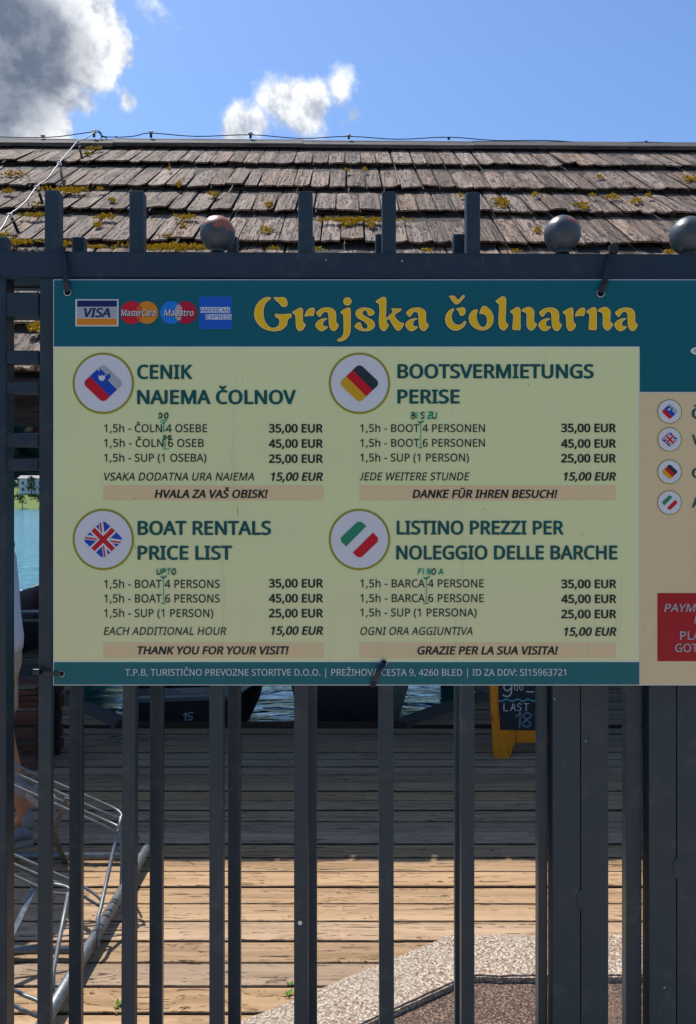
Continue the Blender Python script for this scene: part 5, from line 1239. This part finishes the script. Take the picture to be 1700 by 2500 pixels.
# ================================================================== cable ties
def tie(label, eye, pts, w, head=None, ring=8.5, hsize=(.0065, .004, .0055)):
    c = P(eye[0], eye[1], YS - .003)
    root = empty('cable_tie', label, 'cable tie', c, 'black ties holding the price board')
    mb = MB(); mb.strip([P(x, y, Y) for x, y, Y in pts], w, .0013, (1, 0, 0) if abs(pts[0][0] - pts[-1][0]) < abs(pts[0][1] - pts[-1][1]) else (0, 0, 1)); mb.build('strap', M['black_plastic'], root)
    mb = MB(); n = 26; rr = ring * SPX
    mb.tube([c + Vector((rr * cos(2 * pi * k / n), .0006, rr * sin(2 * pi * k / n))) for k in range(n)], .0010, 8, closed=True); mb.build('eyelet', M['eyelet'], root)
    mb = MB(); mb.tube([c + Vector((0, .0022, 0)), c + Vector((0, .0016, 0))], rr * .9, 20); mb.build('hole', M['black_metal'], root)
    if head:
        h = P(*head); mb = MB(); mb.box(h - Vector(hsize), h + Vector(hsize), bevel=.001, seg=2); mb.build('head', M['black_plastic'], root)
tie('black cable tie over the rail at the corner above the card logos', (165, 713), [(149, 607, 1.512), (150, 607, 1.489), (155, 640, 1.482), (161, 690, 1.478), (165, 712, 1.482)], .0105, (152, 609, 1.492))
tie('black cable tie slanting over the rail above the last title letters', (1467, 716), [(1499, 604, 1.512), (1499, 606, 1.489), (1490, 640, 1.482), (1478, 685, 1.478), (1468, 714, 1.482)], .0115, (1498, 609, 1.488), 9, (.0082, .005, .0075))
tie('black cable tie wrapped sideways round the gate bar at the footer corner', (150, 1645), [(84, 1641, 1.52), (90, 1641, 1.492), (120, 1645, 1.484), (150, 1646, 1.481)], .0075, (90, 1640, 1.487), 7)
tie('black cable tie crossing the footer text at the bottom edge', (937, 1618), [(938, 1618, 1.482), (930, 1630, 1.4755), (922, 1645, 1.474), (914, 1662, 1.476), (910, 1677, 1.487)], .0105, None, 8)

# ================================================================== bicycle rack
rack = empty('bicycle_rack', 'galvanised bicycle rack with sloping wheel loops on the sunny deck', 'bicycle rack', (-0.91, 2.9, 0))
def gp(px, py, h):                                   # the point at height h on the ray of a pixel below the horizon
    Y = (EYE - h) * FPX / (py - HY); return P(px, py, Y)
def rod(name, pts, r, n=10, sm=True): mb = MB(); mb.tube(pts, r, n); return mb.build(name, M['galv'], rack, sm)
rod('ground_rail', [Vector((-.905, 3.50, .045)), Vector((-.915, 1.7, .045))], .021, 14)
rod('cross_bar', [Vector((-2.6, 3.43, .03)), Vector((-.92, 3.43, .03))], .016, 12)
rod('cross_bar', [Vector((-2.6, 2.71, .03)), Vector((-.92, 2.71, .03))], .014, 12)
rod('cross_bar', [Vector((-2.6, 2.02, .03)), Vector((-.92, 2.02, .03))], .014, 12)
def wheel_loop(tip, Ya, Yb, slope_pts, r=.0062):
    """a long bent rod: out along one side, round the end and back"""
    (x1, y1), (x2, y2) = slope_pts
    pass
def loop(p_up, p_lo, tipA, tipB, Ya, Yb, r=.0052, name='wheel_loop'):
    a0, a1 = P(*p_up[0], Ya), P(*p_up[1], Ya); b1, b0 = P(*p_lo[1], Yb), P(*p_lo[0], Yb)
    ext = (a0 - a1) * 1.6; ext2 = (b0 - b1) * 1.6
    mid = [P(*tipA, Ya * .7 + Yb * .3), P(*tipB, Ya * .3 + Yb * .7)]
    rod(name, spline([a0 + ext, a0, a0 * .4 + a1 * .6, a1] + mid + [b1, b0 * .4 + b1 * .6, b0, b0 + ext2], 6), r)
loop([(22, 1861), (268, 1968)], [(22, 1881), (255, 1984)], (294, 1984), (294, 1997), 3.12, 3.05)
loop([(22, 1899), (255, 2002)], [(22, 1912), (245, 2012)], (288, 2018), (283, 2031), 3.08, 3.0)
rod('support_rod', [P(297, 1992, 3.07), P(290, 2020, 3.05), P(246, 2218, 2.80), P(240, 2238, 2.76), P(239, 2312, 2.70)], .0075)
rod('support_rod', [P(293, 1985, 3.12), P(297, 2100, 3.25), P(293, 2215, 3.0)], .005)
mb = MB(); mb.strip([P(165, 1948, 3.04), P(130, 2030, 3.1), P(160, 2108, 3.42)], .022, .005, (1, 0, .3)); mb.build('flat_leg', M['galv'], rack)
loop([(22, 2081), (196, 2160)], [(22, 2104), (180, 2174)], (242, 2192), (245, 2212), 2.86, 2.80)
loop([(22, 2112), (120, 2155)], [(22, 2132), (120, 2178)], (165, 2166), (168, 2182), 2.80, 2.72)
rod('support_rod', [P(168, 2180, 2.72), P(150, 2270, 2.6), P(130, 2375, 2.48), P(130, 2440, 2.42)], .0075)
mb = MB(); mb.strip([P(84, 2168, 2.72), P(62, 2216, 2.68), P(22, 2300, 2.60)], .022, .005, (1, 0, .3)); mb.build('flat_leg', M['galv'], rack)
loop([(22, 2410), (60, 2430)], [(22, 2448), (60, 2468)], (98, 2448), (104, 2482), 2.34, 2.26, .006)
mb = MB(); mb.strip([P(292, 2200, 3.06), P(345, 2110, 3.48)], .03, .008, (1, 0, .4)); mb.build('end_plate', M['galv'], rack)
mb = MB(); mb.strip([P(348, 2100, 3.47), P(339, 2155, 3.30), P(336, 2172, 3.28)], .03, .006, (1, 0, .2)); mb.build('foot_plate', M['galv'], rack)
mb = MB(); mb.ico(P(338, 2044, 3.6), .008, 2); mb.tube([P(338, 2044, 3.6), P(336, 2110, 3.5)], .004, 6); mb.build('bolt', M['galv'], rack)

# ================================================================== person behind the fence
def skin(name, joints, edges, radii, mat, parent, sub=2, root=0):
    me = bpy.data.meshes.new(name); me.from_pydata([tuple(j) for j in joints], edges, []); ob = bpy.data.objects.new(name, me); COL.objects.link(ob)
    md = ob.modifiers.new('skin', 'SKIN'); md.use_smooth_shade = True
    for i, r in enumerate(radii):
        d = me.skin_vertices[0].data[i]; d.radius = r if isinstance(r, tuple) else (r, r); d.use_root = (i == root)
    ob.modifiers.new('sub', 'SUBSURF').levels = sub; ob.modifiers['sub'].render_levels = sub
    bpy.context.view_layer.update()
    m2 = bpy.data.meshes.new_from_object(ob.evaluated_get(bpy.context.evaluated_depsgraph_get()))
    bpy.data.objects.remove(ob); smooth(m2); m2.materials.clear()
    return link(name, m2, mat, parent)
def person():
    Y = 3.62; X = -1.70
    V = Vector
    root = empty('person', 'person in white shirt and beige shorts stepping past the bicycle rack', 'person', (X, Y, 0))
    sk = plain('skin_tone', (0.47, 0.185, 0.075), .55, .12, 30)
    j = [V((X + .01, Y, .93)), V((X + .005, Y, 1.15)), V((X - .04, Y, 1.40)), V((X - .08, Y, 1.53)), V((X - .11, Y, 1.66)), V((X - .12, Y, 1.76)),
         V((X - .045, Y - .17, 1.43)), V((X - .13, Y - .24, 1.17)), V((X - .34, Y - .25, 1.05)), V((X - .045, Y + .17, 1.43)), V((X - .06, Y + .25, 1.16)), V((X - .22, Y + .22, 1.02)),
         V((X + .04, Y - .09, .88)), V((X - .10, Y - .10, .52)), V((X + .215, Y - .10, .285)), V((X + .295, Y - .10, .235)),
         V((X + .04, Y + .09, .88)), V((X + .03, Y + .09, .50)), V((X + .175, Y + .02, .12)), V((X + .10, Y + .02, .055))]
    e = [(0, 1), (1, 2), (2, 3), (3, 4), (4, 5), (2, 6), (6, 7), (7, 8), (2, 9), (9, 10), (10, 11), (0, 12), (12, 13), (13, 14), (14, 15), (0, 16), (16, 17), (17, 18), (18, 19)]
    r = [(.075, .08), (.06, .07), (.06, .07), .05, (.085, .075), (.075, .07), .06, .043, .033, .06, .043, .033, .085, .058, .034, .028, .085, .055, .032, .03]
    skin('body', j, e, r, sk, root)
    def fold(t, v): return t.noise(t.mapping(v, (14, 14, 4)), 1, 4)
    sm_, t, b = newmat('white_cotton'); v = coords(t, False); b.inputs['Base Color'].default_value = (.60, .58, .66, 1); b.inputs['Roughness'].default_value = .9; bump(t, b, fold(t, v), .6, .02)
    def loft(name, rings, mat, cap=(True, True)):
        mb = MB(); prev = None
        for i, (cx, cy, cz, rx, ry) in enumerate(rings):
            ring = [mb.bm.verts.new((cx + rx * cos(a) * (1 + .03 * sin(5 * a + i)), cy + ry * sin(a), cz + .006 * sin(3 * a))) for a in [k * pi / 14 for k in range(28)]]
            if prev: [mb.bm.faces.new((prev[k], prev[(k + 1) % 28], ring[(k + 1) % 28], ring[k])) for k in range(28)]
            elif cap[0]: mb.bm.faces.new(ring[::-1])
            prev = ring
        if cap[1]: mb.bm.faces.new(prev)
        return mb.build(name, mat, root, True)
    loft('shirt', [(X + .02, Y, .905, .130, .185), (X + .022, Y, .96, .134, .19), (X + .015, Y, 1.08, .128, .185), (X + .005, Y, 1.22, .124, .19), (X - .01, Y, 1.34, .122, .20), (X - .035, Y, 1.43, .118, .20),
                   (X - .06, Y, 1.485, .105, .17), (X - .075, Y, 1.515, .08, .11), (X - .085, Y, 1.54, .06, .065)], sm_)
    for s, q in ((-1, 1.22), (1, 1.24)):
        mb = MB(); mb.tube([V((X - .045, Y + s * .17, 1.455)), V((X - .045, Y + s * .225, 1.40)), V((X - .085, Y + s * .255, q))], [.07, .078, .072], 14); mb.build('sleeve', sm_, root, True)
    bt = plain('beige_cotton', (.45, .34, .24), .9, .1, 20)
    loft('shorts', [(X + .02, Y, .99, .118, .165), (X + .02, Y, .90, .128, .18), (X + .015, Y, .82, .132, .185), (X + .0, Y, .76, .13, .18)], bt)
    for s, kx in ((-1, -.06), (1, .01)):
        mb = MB(); mb.tube([V((X + .01, Y + s * .075, .84)), V((X + kx * .5, Y + s * .09, .72)), V((X + kx, Y + s * .095, .60))], [.10, .098, .092], 16); mb.build('shorts_leg', bt, root, True)
    hm = plain('dark_hair', (.025, .018, .014), .7, .2, 60)
    mb = MB(); mb.ico((X - .105, Y, 1.735), .108, 3, (1, .86, 1.0))
    bmesh.ops.delete(mb.bm, geom=[v for v in mb.bm.verts if v.co.x < X - .14 and v.co.z < 1.76], context='VERTS'); mb.build('hair', hm, root, True)
    mb = MB()
    for s in (-1, 1): mb.ico((X - .108, Y + s * .078, 1.69), .02, 1, (.7, .4, 1.2))
    mb.ico((X - .202, Y, 1.685), .014, 1, (1.4, .8, 1.4)); mb.build('ears_and_nose', sk, root, True)
    sh = plain('grey_sneaker', (.20, .19, .19), .6, .25, 60); so_ = plain('shoe_sole', (.30, .27, .23), .7, .1, 40); wk = plain('patterned_sock', (.26, .23, .22), .9, .45, 90)
    def shoe(heel, toe, up, lab):
        heel, toe, up = V(heel), V(toe), V(up).normalized(); d = (toe - heel).normalized(); L = (toe - heel).length; side = d.cross(up).normalized(); up = side.cross(d).normalized()
        mb = MB(); prof = [(0, .055, .036), (.18, .075, .040), (.38, .070, .040), (.62, .050, .046), (.85, .036, .044), (1.0, .014, .026)]; prev = None
        for f, h, w in prof:
            c = heel + d * (f * L); ring = [mb.bm.verts.new(c + side * (cos(a) * w) + up * (h * (.5 + .5 * sin(a)))) for a in [k * pi / 5 for k in range(10)]]
            if prev: [mb.bm.faces.new((prev[k], prev[(k + 1) % 10], ring[(k + 1) % 10], ring[k])) for k in range(10)]
            else: mb.bm.faces.new(ring[::-1])
            prev = ring
        mb.bm.faces.new(prev); o = mb.build('shoe', sh, root, True)
        mb = MB(); A = [heel - d * .005 - side * .036, heel - d * .005 + side * .036, heel + d * L * .7 + side * .046, toe + d * .006, heel + d * L * .7 - side * .046]
        vs = [mb.bm.verts.new(p + up * .012) for p in A]; vb = [mb.bm.verts.new(p - up * .014) for p in A]
        mb.bm.faces.new(vs); mb.bm.faces.new(vb[::-1]); [mb.bm.faces.new((vs[k], vb[k], vb[(k + 1) % 5], vs[(k + 1) % 5])) for k in range(5)]; mb.build('sole', so_, root)
        mb = MB()
        for k in range(4):
            c = heel + d * L * (.42 + .09 * k) + up * (.062 - .006 * k); mb.tube([c - side * .022, c + side * .022], .003, 5)
        mb.build('laces', so_, root)
    shoe((X + .205, Y + .02, .016), (X + .065, Y - .05, .016), (0, 0, 1), '')
    shoe((X + .245, Y - .10, .285), (X + .36, Y - .10, .20), (-.4, 0, .9), '')
    mb = MB(); mb.tube([V((X + .11, Y - .10, .365)), V((X + .20, Y - .10, .300)), V((X + .25, Y - .10, .27))], [.040, .036, .036], 12); mb.build('sock', wk, root, True)
    mb = MB(); mb.tube([V((X + .165, Y + .03, .14)), V((X + .185, Y + .02, .10)), V((X + .185, Y + .02, .06))], [.034, .033, .034], 12); mb.build('sock', wk, root, True)
person()

# ================================================================== slatted box and far side of the deck
box = empty('slatted_box', 'low box of dark red-brown boards standing on the deck by the person', 'wooden box', (-2.4, 4.8, 0))
z0 = .01
YX = 4.62
for i, (ya, yb) in enumerate(((1855, 1880), (1816, 1848), (1778, 1811), (1739, 1772), (1700, 1730), (1685, 1698))):
    a, b = P(-120, ya, YX), P(90 - (i % 3) * 2.5 + (3 if i > 3 else 0), yb, YX)
    mb = MB(); mb.box((a.x, YX, b.z), (b.x, YX + .035, a.z), bevel=.003); mb.build('slat', M['red_timber'], box)
    mb = MB(); mb.box((b.x - .03, YX + .04, b.z), (b.x, YX + .45, a.z), bevel=.003); mb.build('end_slat', M['red_timber'], box)
for x in (-2.25, -2.62):
    mb = MB(); mb.box((x - .03, YX + .036, 0.0), (x + .03, YX + .075, .5)); mb.build('corner_post', M['dark_timber'], box)
for k in range(4):
    mb = MB(); mb.box((P(-120, 0, YX).x, YX - .01 + k * .122, .522), (P(92, 0, YX).x, YX + .105 + k * .122, .548), bevel=.003); mb.build('top_board', M['dark_timber'] if k else M['red_timber'], box)
mb = MB(); a = P(133, 1860, 4.9); b = P(143, 1560, 4.9); mb.box((a.x, 4.9, 0), (b.x, 4.94, b.z)); tag(mb.build('mooring_post', M['dark_timber']), 'thin dark post standing between the slatted box and the finger', 'post')

# ================================================================== boats
def boat(label, bow, heading, L, wid, h, hull_mat, seats=3, sheer=.12, trans=.35, num=None, bowrise=.1):
    """open wooden boat; bow at the given point, pointing towards -Y turned by heading"""
    bow = Vector(bow); root = empty('rowing_boat', label, 'boat', bow + Vector((0, L / 2, 0)))
    rot = Matrix.Rotation(heading, 3, 'Z'); n = 18; rings = []; inner = []
    def pt(x, y, z): return bow + rot @ Vector((x, y, z))
    for i in range(n + 1):
        f = i / n; y = f * L
        w = wid / 2 * (trans + (1 - trans) * sin(min(1, f * 2.3) * pi / 2)) * (1 - .25 * max(0, f - .7) / .3)
        zt = h + sheer * (2 * f - 1) ** 2 + (bowrise * (1 - f * 4) if f < .25 else 0); zb = -.12 + .10 * max(0, .35 - f) / .35
        ring = [(-w, zt), (-w * .93, zt * .55), (-w * .72, zt * .12 - .02), (-w * .35, zb), (w * .35, zb), (w * .72, zt * .12 - .02), (w * .93, zt * .55), (w, zt)]
        inn = [(-w + .03, zt), (-w * .9 + .03, zt * .55), (-w * .66, .04), (w * .66, .04), (w * .9 - .03, zt * .55), (w - .03, zt)]
        rings.append([(x, y, z) for x, z in ring]); inner.append([(x, y, z) for x, z in inn])
    mb = MB(); V_ = [[mb.bm.verts.new(pt(*p)) for p in r] for r in rings]
    for i in range(n):
        for k in range(7): mb.bm.faces.new((V_[i][k], V_[i][k + 1], V_[i + 1][k + 1], V_[i + 1][k]))
    mb.bm.faces.new(V_[0]); mb.bm.faces.new(V_[-1][::-1]); mb.build('hull', hull_mat, root, False)
    mb = MB(); V_ = [[mb.bm.verts.new(pt(p[0], p[1] + (.04 if i == 0 else -.04 if i == n else 0), p[2] - .003)) for p in r] for i, r in enumerate(inner)]
    for i in range(n):
        for k in range(5): mb.bm.faces.new((V_[i][k], V_[i + 1][k], V_[i + 1][k + 1], V_[i][k + 1]))
    mb.bm.faces.new(V_[0][::-1]); mb.bm.faces.new(V_[-1]); mb.build('lining', M['boat_inside'], root, False)
    top = [pt(*r[0]) for r in rings][::-1] + [pt(*r[-1]) for r in rings]
    for side in (0, -1):
        mb = MB(); mb.strip([pt(*r[side]) + Vector((0, 0, .008)) for r in rings], .055, .022, (1, 0, 0)); mb.build('gunwale', M['gunwale'], root)
    mb = MB(); a, b = rings[0][0], rings[0][-1]; mb.box((0, 0, 0), (1, 1, 1))
    for v in mb.bm.verts:
        x = a[0] + (b[0] - a[0]) * v.co.x; v.co = pt(x, -.03 + v.co.y * .07, a[2] - .004 + v.co.z * .03)
    mb.build('bow_deck', M['gunwale'], root)
    for k in range(seats):
        f = .28 + .20 * k; i = int(f * n); w = rings[i][-1][0] * .93; z = h * .72
        mb = MB(); mb.box((0, 0, 0), (1, 1, 1))
        for v in mb.bm.verts: v.co = pt(-w + 2 * w * v.co.x, f * L - .11 + .22 * v.co.y, z + v.co.z * .03)
        mb.build('seat', M['seat'], root)
    for k in range(2):
        i = int(n * .52); s = -1 if k else 1; p = pt(rings[i][-1][0] * s, rings[i][0][1], rings[i][0][2]); mb = MB(); mb.tube([p, p + Vector((0, 0, .10))], .012, 6); mb.build('rowlock', M['galv'], root)
    return root, pt, rings
b1, pt1, r1 = boat('dark rowing boat with painted number and pale seats at the berth edge', (-1.22, 5.74, -.47), radians(7), 4.1, 1.28, .52, M['boat'], 4, .07, .55, bowrise=.02)
bow1 = Vector((-1.22, 5.74, -.47))
def conv1(x, y):
    c = P(x, y, 5.725); return Vector((c.x, 5.728 + (c.x + 1.22) * math.tan(radians(7)), c.z))
pl = []; hand('15', 447, 1741, 18, 11, 3.0, pl, .12)
mb = MB()
for p in pl: mb.bm.faces.new([mb.bm.verts.new(conv1(x, y)) for x, y in p])
mb.build('number', plain('white_boat_paint', (.42, .45, .45), .7, .2, 60), b1)
b2, pt2, r2 = boat('large black boat with high blunt bow chained to the berth', (-.02, 5.80, -.47), radians(-1.5), 7.0, 1.56, .98, M['boat'], 4, .1, .50, bowrise=.05)
b3, pt3, r3 = boat('dark boat with dull red inside moored beyond the slatted box', (-4.0, 8.1, -.47), radians(5), 5.0, 1.9, .62, M['boat'], 3, .1, .55)

# mooring chain, cleat
ch = empty('mooring_chain', 'dark chain hanging from the black bow to the berth edge', 'chain', P(880, 1770, 5.6))
cp = spline([P(838, 1738, 5.78), P(860, 1760, 5.68), P(885, 1778, 5.60), P(915, 1795, 5.52)], 6)
for i, (a, b) in enumerate(zip(cp[:-1], cp[1:])):
    d = (b - a); L = d.length; d.normalize(); s = d.cross(Vector((0, 0, 1) if i % 2 else (0, 1, .2))).normalized()
    mb = MB(); mb.tube([a + d * (L * .5 + L * .62 * cos(t)) + s * (.011 * sin(t)) for t in [k * pi / 5 for k in range(10)]], .0042, 5, closed=True); mb.build('link', M['black_metal'], ch)
cleat = empty('mooring_cleat', 'small galvanised mooring cleat on the shaded deck near the berth', 'cleat', P(281, 1808, 1880 * 1.6 / 578))
c = Vector(cleat.location); c.z = 0
mb = MB(); mb.tube([c + Vector((-.035, 0, .028)), c + Vector((-.015, 0, .036)), c + Vector((.015, 0, .036)), c + Vector((.035, 0, .028))], [.006, .009, .009, .006], 8); mb.build('horn', M['galv'], cleat, True)
mb = MB(); mb.box(c + Vector((-.02, -.012, 0)), c + Vector((.02, .012, .005))); mb.tube([c + Vector((-.01, 0, 0)), c + Vector((-.01, 0, .033))], .005, 6); mb.tube([c + Vector((.01, 0, 0)), c + Vector((.01, 0, .033))], .005, 6); mb.build('foot', M['galv'], cleat)
mb = MB()
for i in range(7):
    q = c + Vector((-.05 + i * .016, -.03 - .01 * sin(i), .006)); mb.ico(q, .007, 1)
mb.build('lashing', M['eyelet'], cleat)

# ================================================================== chalkboard
YA = 4.84
A0 = P(1200, 1853, YA)
ab = empty('chalkboard_stand', 'orange pine A-frame chalkboard with opening times on the shaded deck', 'chalkboard', (-0.0 + P(1317, 0, YA).x, YA + .1, 0))
px_m = YA / FPX
LEAN = math.tan(radians(9))
def ap(x, y, d=0.0):
    z = EYE + (HY - y) * px_m; return Vector(((x - HX) * px_m, YA + z * LEAN + d, z))
def apoly(name, pts, th, mat, d=0.0):
    mb = MB(); f = mb.bm.faces.new([mb.bm.verts.new(ap(x, y, d)) for x, y in pts]); r = bmesh.ops.extrude_face_region(mb.bm, geom=[f])
    bmesh.ops.translate(mb.bm, vec=(0, th, 0), verts=[g for g in r['geom'] if isinstance(g, bmesh.types.BMVert)])
    bmesh.ops.bevel(mb.bm, geom=list(mb.bm.edges), offset=.0025, segments=2, affect='EDGES'); return mb.build(name, mat, ab)
yt = 1470
apoly('stile', [(1200, yt), (1221, yt), (1222, 1740), (1224, 1786), (1262, 1786.5), (1261, 1814), (1253, 1828), (1247, 1846), (1242, 1853.5), (1210, 1853.5), (1206, 1848), (1203, 1750)], .03, M['pine'])
m_ = lambda x: 2634 - x
apoly('stile', [(m_(x), y) for x, y in [(1200, yt), (1221, yt), (1222, 1740), (1224, 1786), (1262, 1786.5), (1261, 1814), (1253, 1828), (1247, 1846), (1242, 1853.5), (1210, 1853.5), (1206, 1848), (1203, 1750)]], .03, M['pine'])
apoly('bottom_rail', [(1262.5, 1787), (m_(1262.5), 1787), (m_(1262.5), 1815.5), (1262.5, 1815.5)], .03, M['pine'])
apoly('top_rail', [(1222, yt), (m_(1222), yt), (m_(1222), yt + 26), (1222, yt + 26)], .03, M['pine'])
slate = plain('chalkboard_slate', (.012, .016, .019), .75, .5, 8)
apoly('slate', [(1218, yt + 20), (m_(1218), yt + 20), (m_(1218), 1791), (1218, 1791)], .008, slate, .012)
chalk = plain('white_chalk', (.60, .64, .62), .95, .3, 120); bluec = plain('blue_chalk', (.10, .38, .42), .95, .3, 120); dimc = plain('smudged_chalk', (.17, .24, .30), .95, .3, 120)
def chalked(pl, mat, d=.0105):
    mb = MB()
    for p in pl: mb.bm.faces.new([mb.bm.verts.new(ap(x, y, d)) for x, y in p])
    mb.build('chalk_writing', mat, ab)
pl = []; hand('9', 1234, 1675, 32, 20, 3.0, pl, .1); hand('00', 1263, 1679, 13, 13, 2.2, pl, 0); ribbon(pl, [(1292, 1696), (1310, 1696)], 2.2); hand('LAST', 1235, 1724, 17, 16.5, 2.0, pl, .05); chalked(pl, chalk)
pl = []; ribbon(pl, [(1222 + i * 6, 1716 + 2.5 * sin(i * 1.4)) for i in range(31)], 3.4); chalked(pl, bluec)
pl = []; hand('18', 1262, 1745, 34, 17, 3.6, pl, .1); chalked(pl, dimc)
# rear leg pair and stay
mb = MB(); hz = EYE + (HY - yt) * px_m
for x in (1206, m_(1206)):
    a = Vector(((x + (48 if x < 1300 else -48) - HX) * px_m * 1.0 + (.022 if x < 1300 else -.022), YA + .55, 0)); b = ap(x + (22 if x < 1300 else -22), yt, .045); s = Vector((.02, 0, 0)); u = Vector((0, .025, 0))
    mb = MB(); mb.hexa([a - s, a + s, a + s + u, a - s + u, b - s, b + s, b + s + u, b - s + u]); mb.build('rear_leg', M['pine'], ab)
mb = MB(); a = Vector(((1250 - HX) * px_m, YA + .40, .30)); mb.box(a - Vector((0, .01, .02)), Vector(((m_(1250) - HX) * px_m, YA + .43, .34))); mb.build('rear_rail', M['pine'], ab)
mb = MB(); a = P(1489, 1731, 6.4); mb.box((a.x - .1, 6.4, a.z - .012), (a.x + 1.5, 6.46, a.z + .012)); mb.box((a.x + .9, 6.4, 0), (a.x + .96, 6.46, a.z)); mb.box((a.x - .1, 6.4, 0), (a.x - .05, 6.46, a.z)); tag(mb.build('handrail', M['gunwale']), 'low pale rail across the finger behind the double gate post', 'handrail')
# dry leaves caught in the joints
def litter():
    mb = MB(); rg = random.Random(9)
    for px, py, n in ((905, 2240, 10), (838, 2345, 5), (705, 2238, 4), (880, 2345, 6), (500, 2330, 3), (1300, 2285, 5), (1040, 2290, 4), (255, 2470, 7), (300, 2475, 4), (1228, 2290, 4), (640, 2420, 3), (440, 2465, 4)):
        Y = FPX * EYE / (py - HY)
        for _ in range(n):
            c = P(px, py, Y) + Vector((rg.uniform(-.03, .03), rg.uniform(-.006, .006), 0)); c.z = rg.uniform(.001, .004)
            a = rg.uniform(0, 6); s = rg.uniform(.003, .008)
            mb.poly([c + Vector((cos(a + k) * s * (1 if k % 3.14 < 1 else .5), sin(a + k) * s * .5, rg.uniform(0, .003))) for k in (0, 1.57, 3.14, 4.71)])
    return mb
tag(litter().build('dry_leaves', plain('dry_leaf', (.25, .13, .03), .9, .4, 50)), kind='stuff', label='crumbs of dry leaf caught in the deck joints')
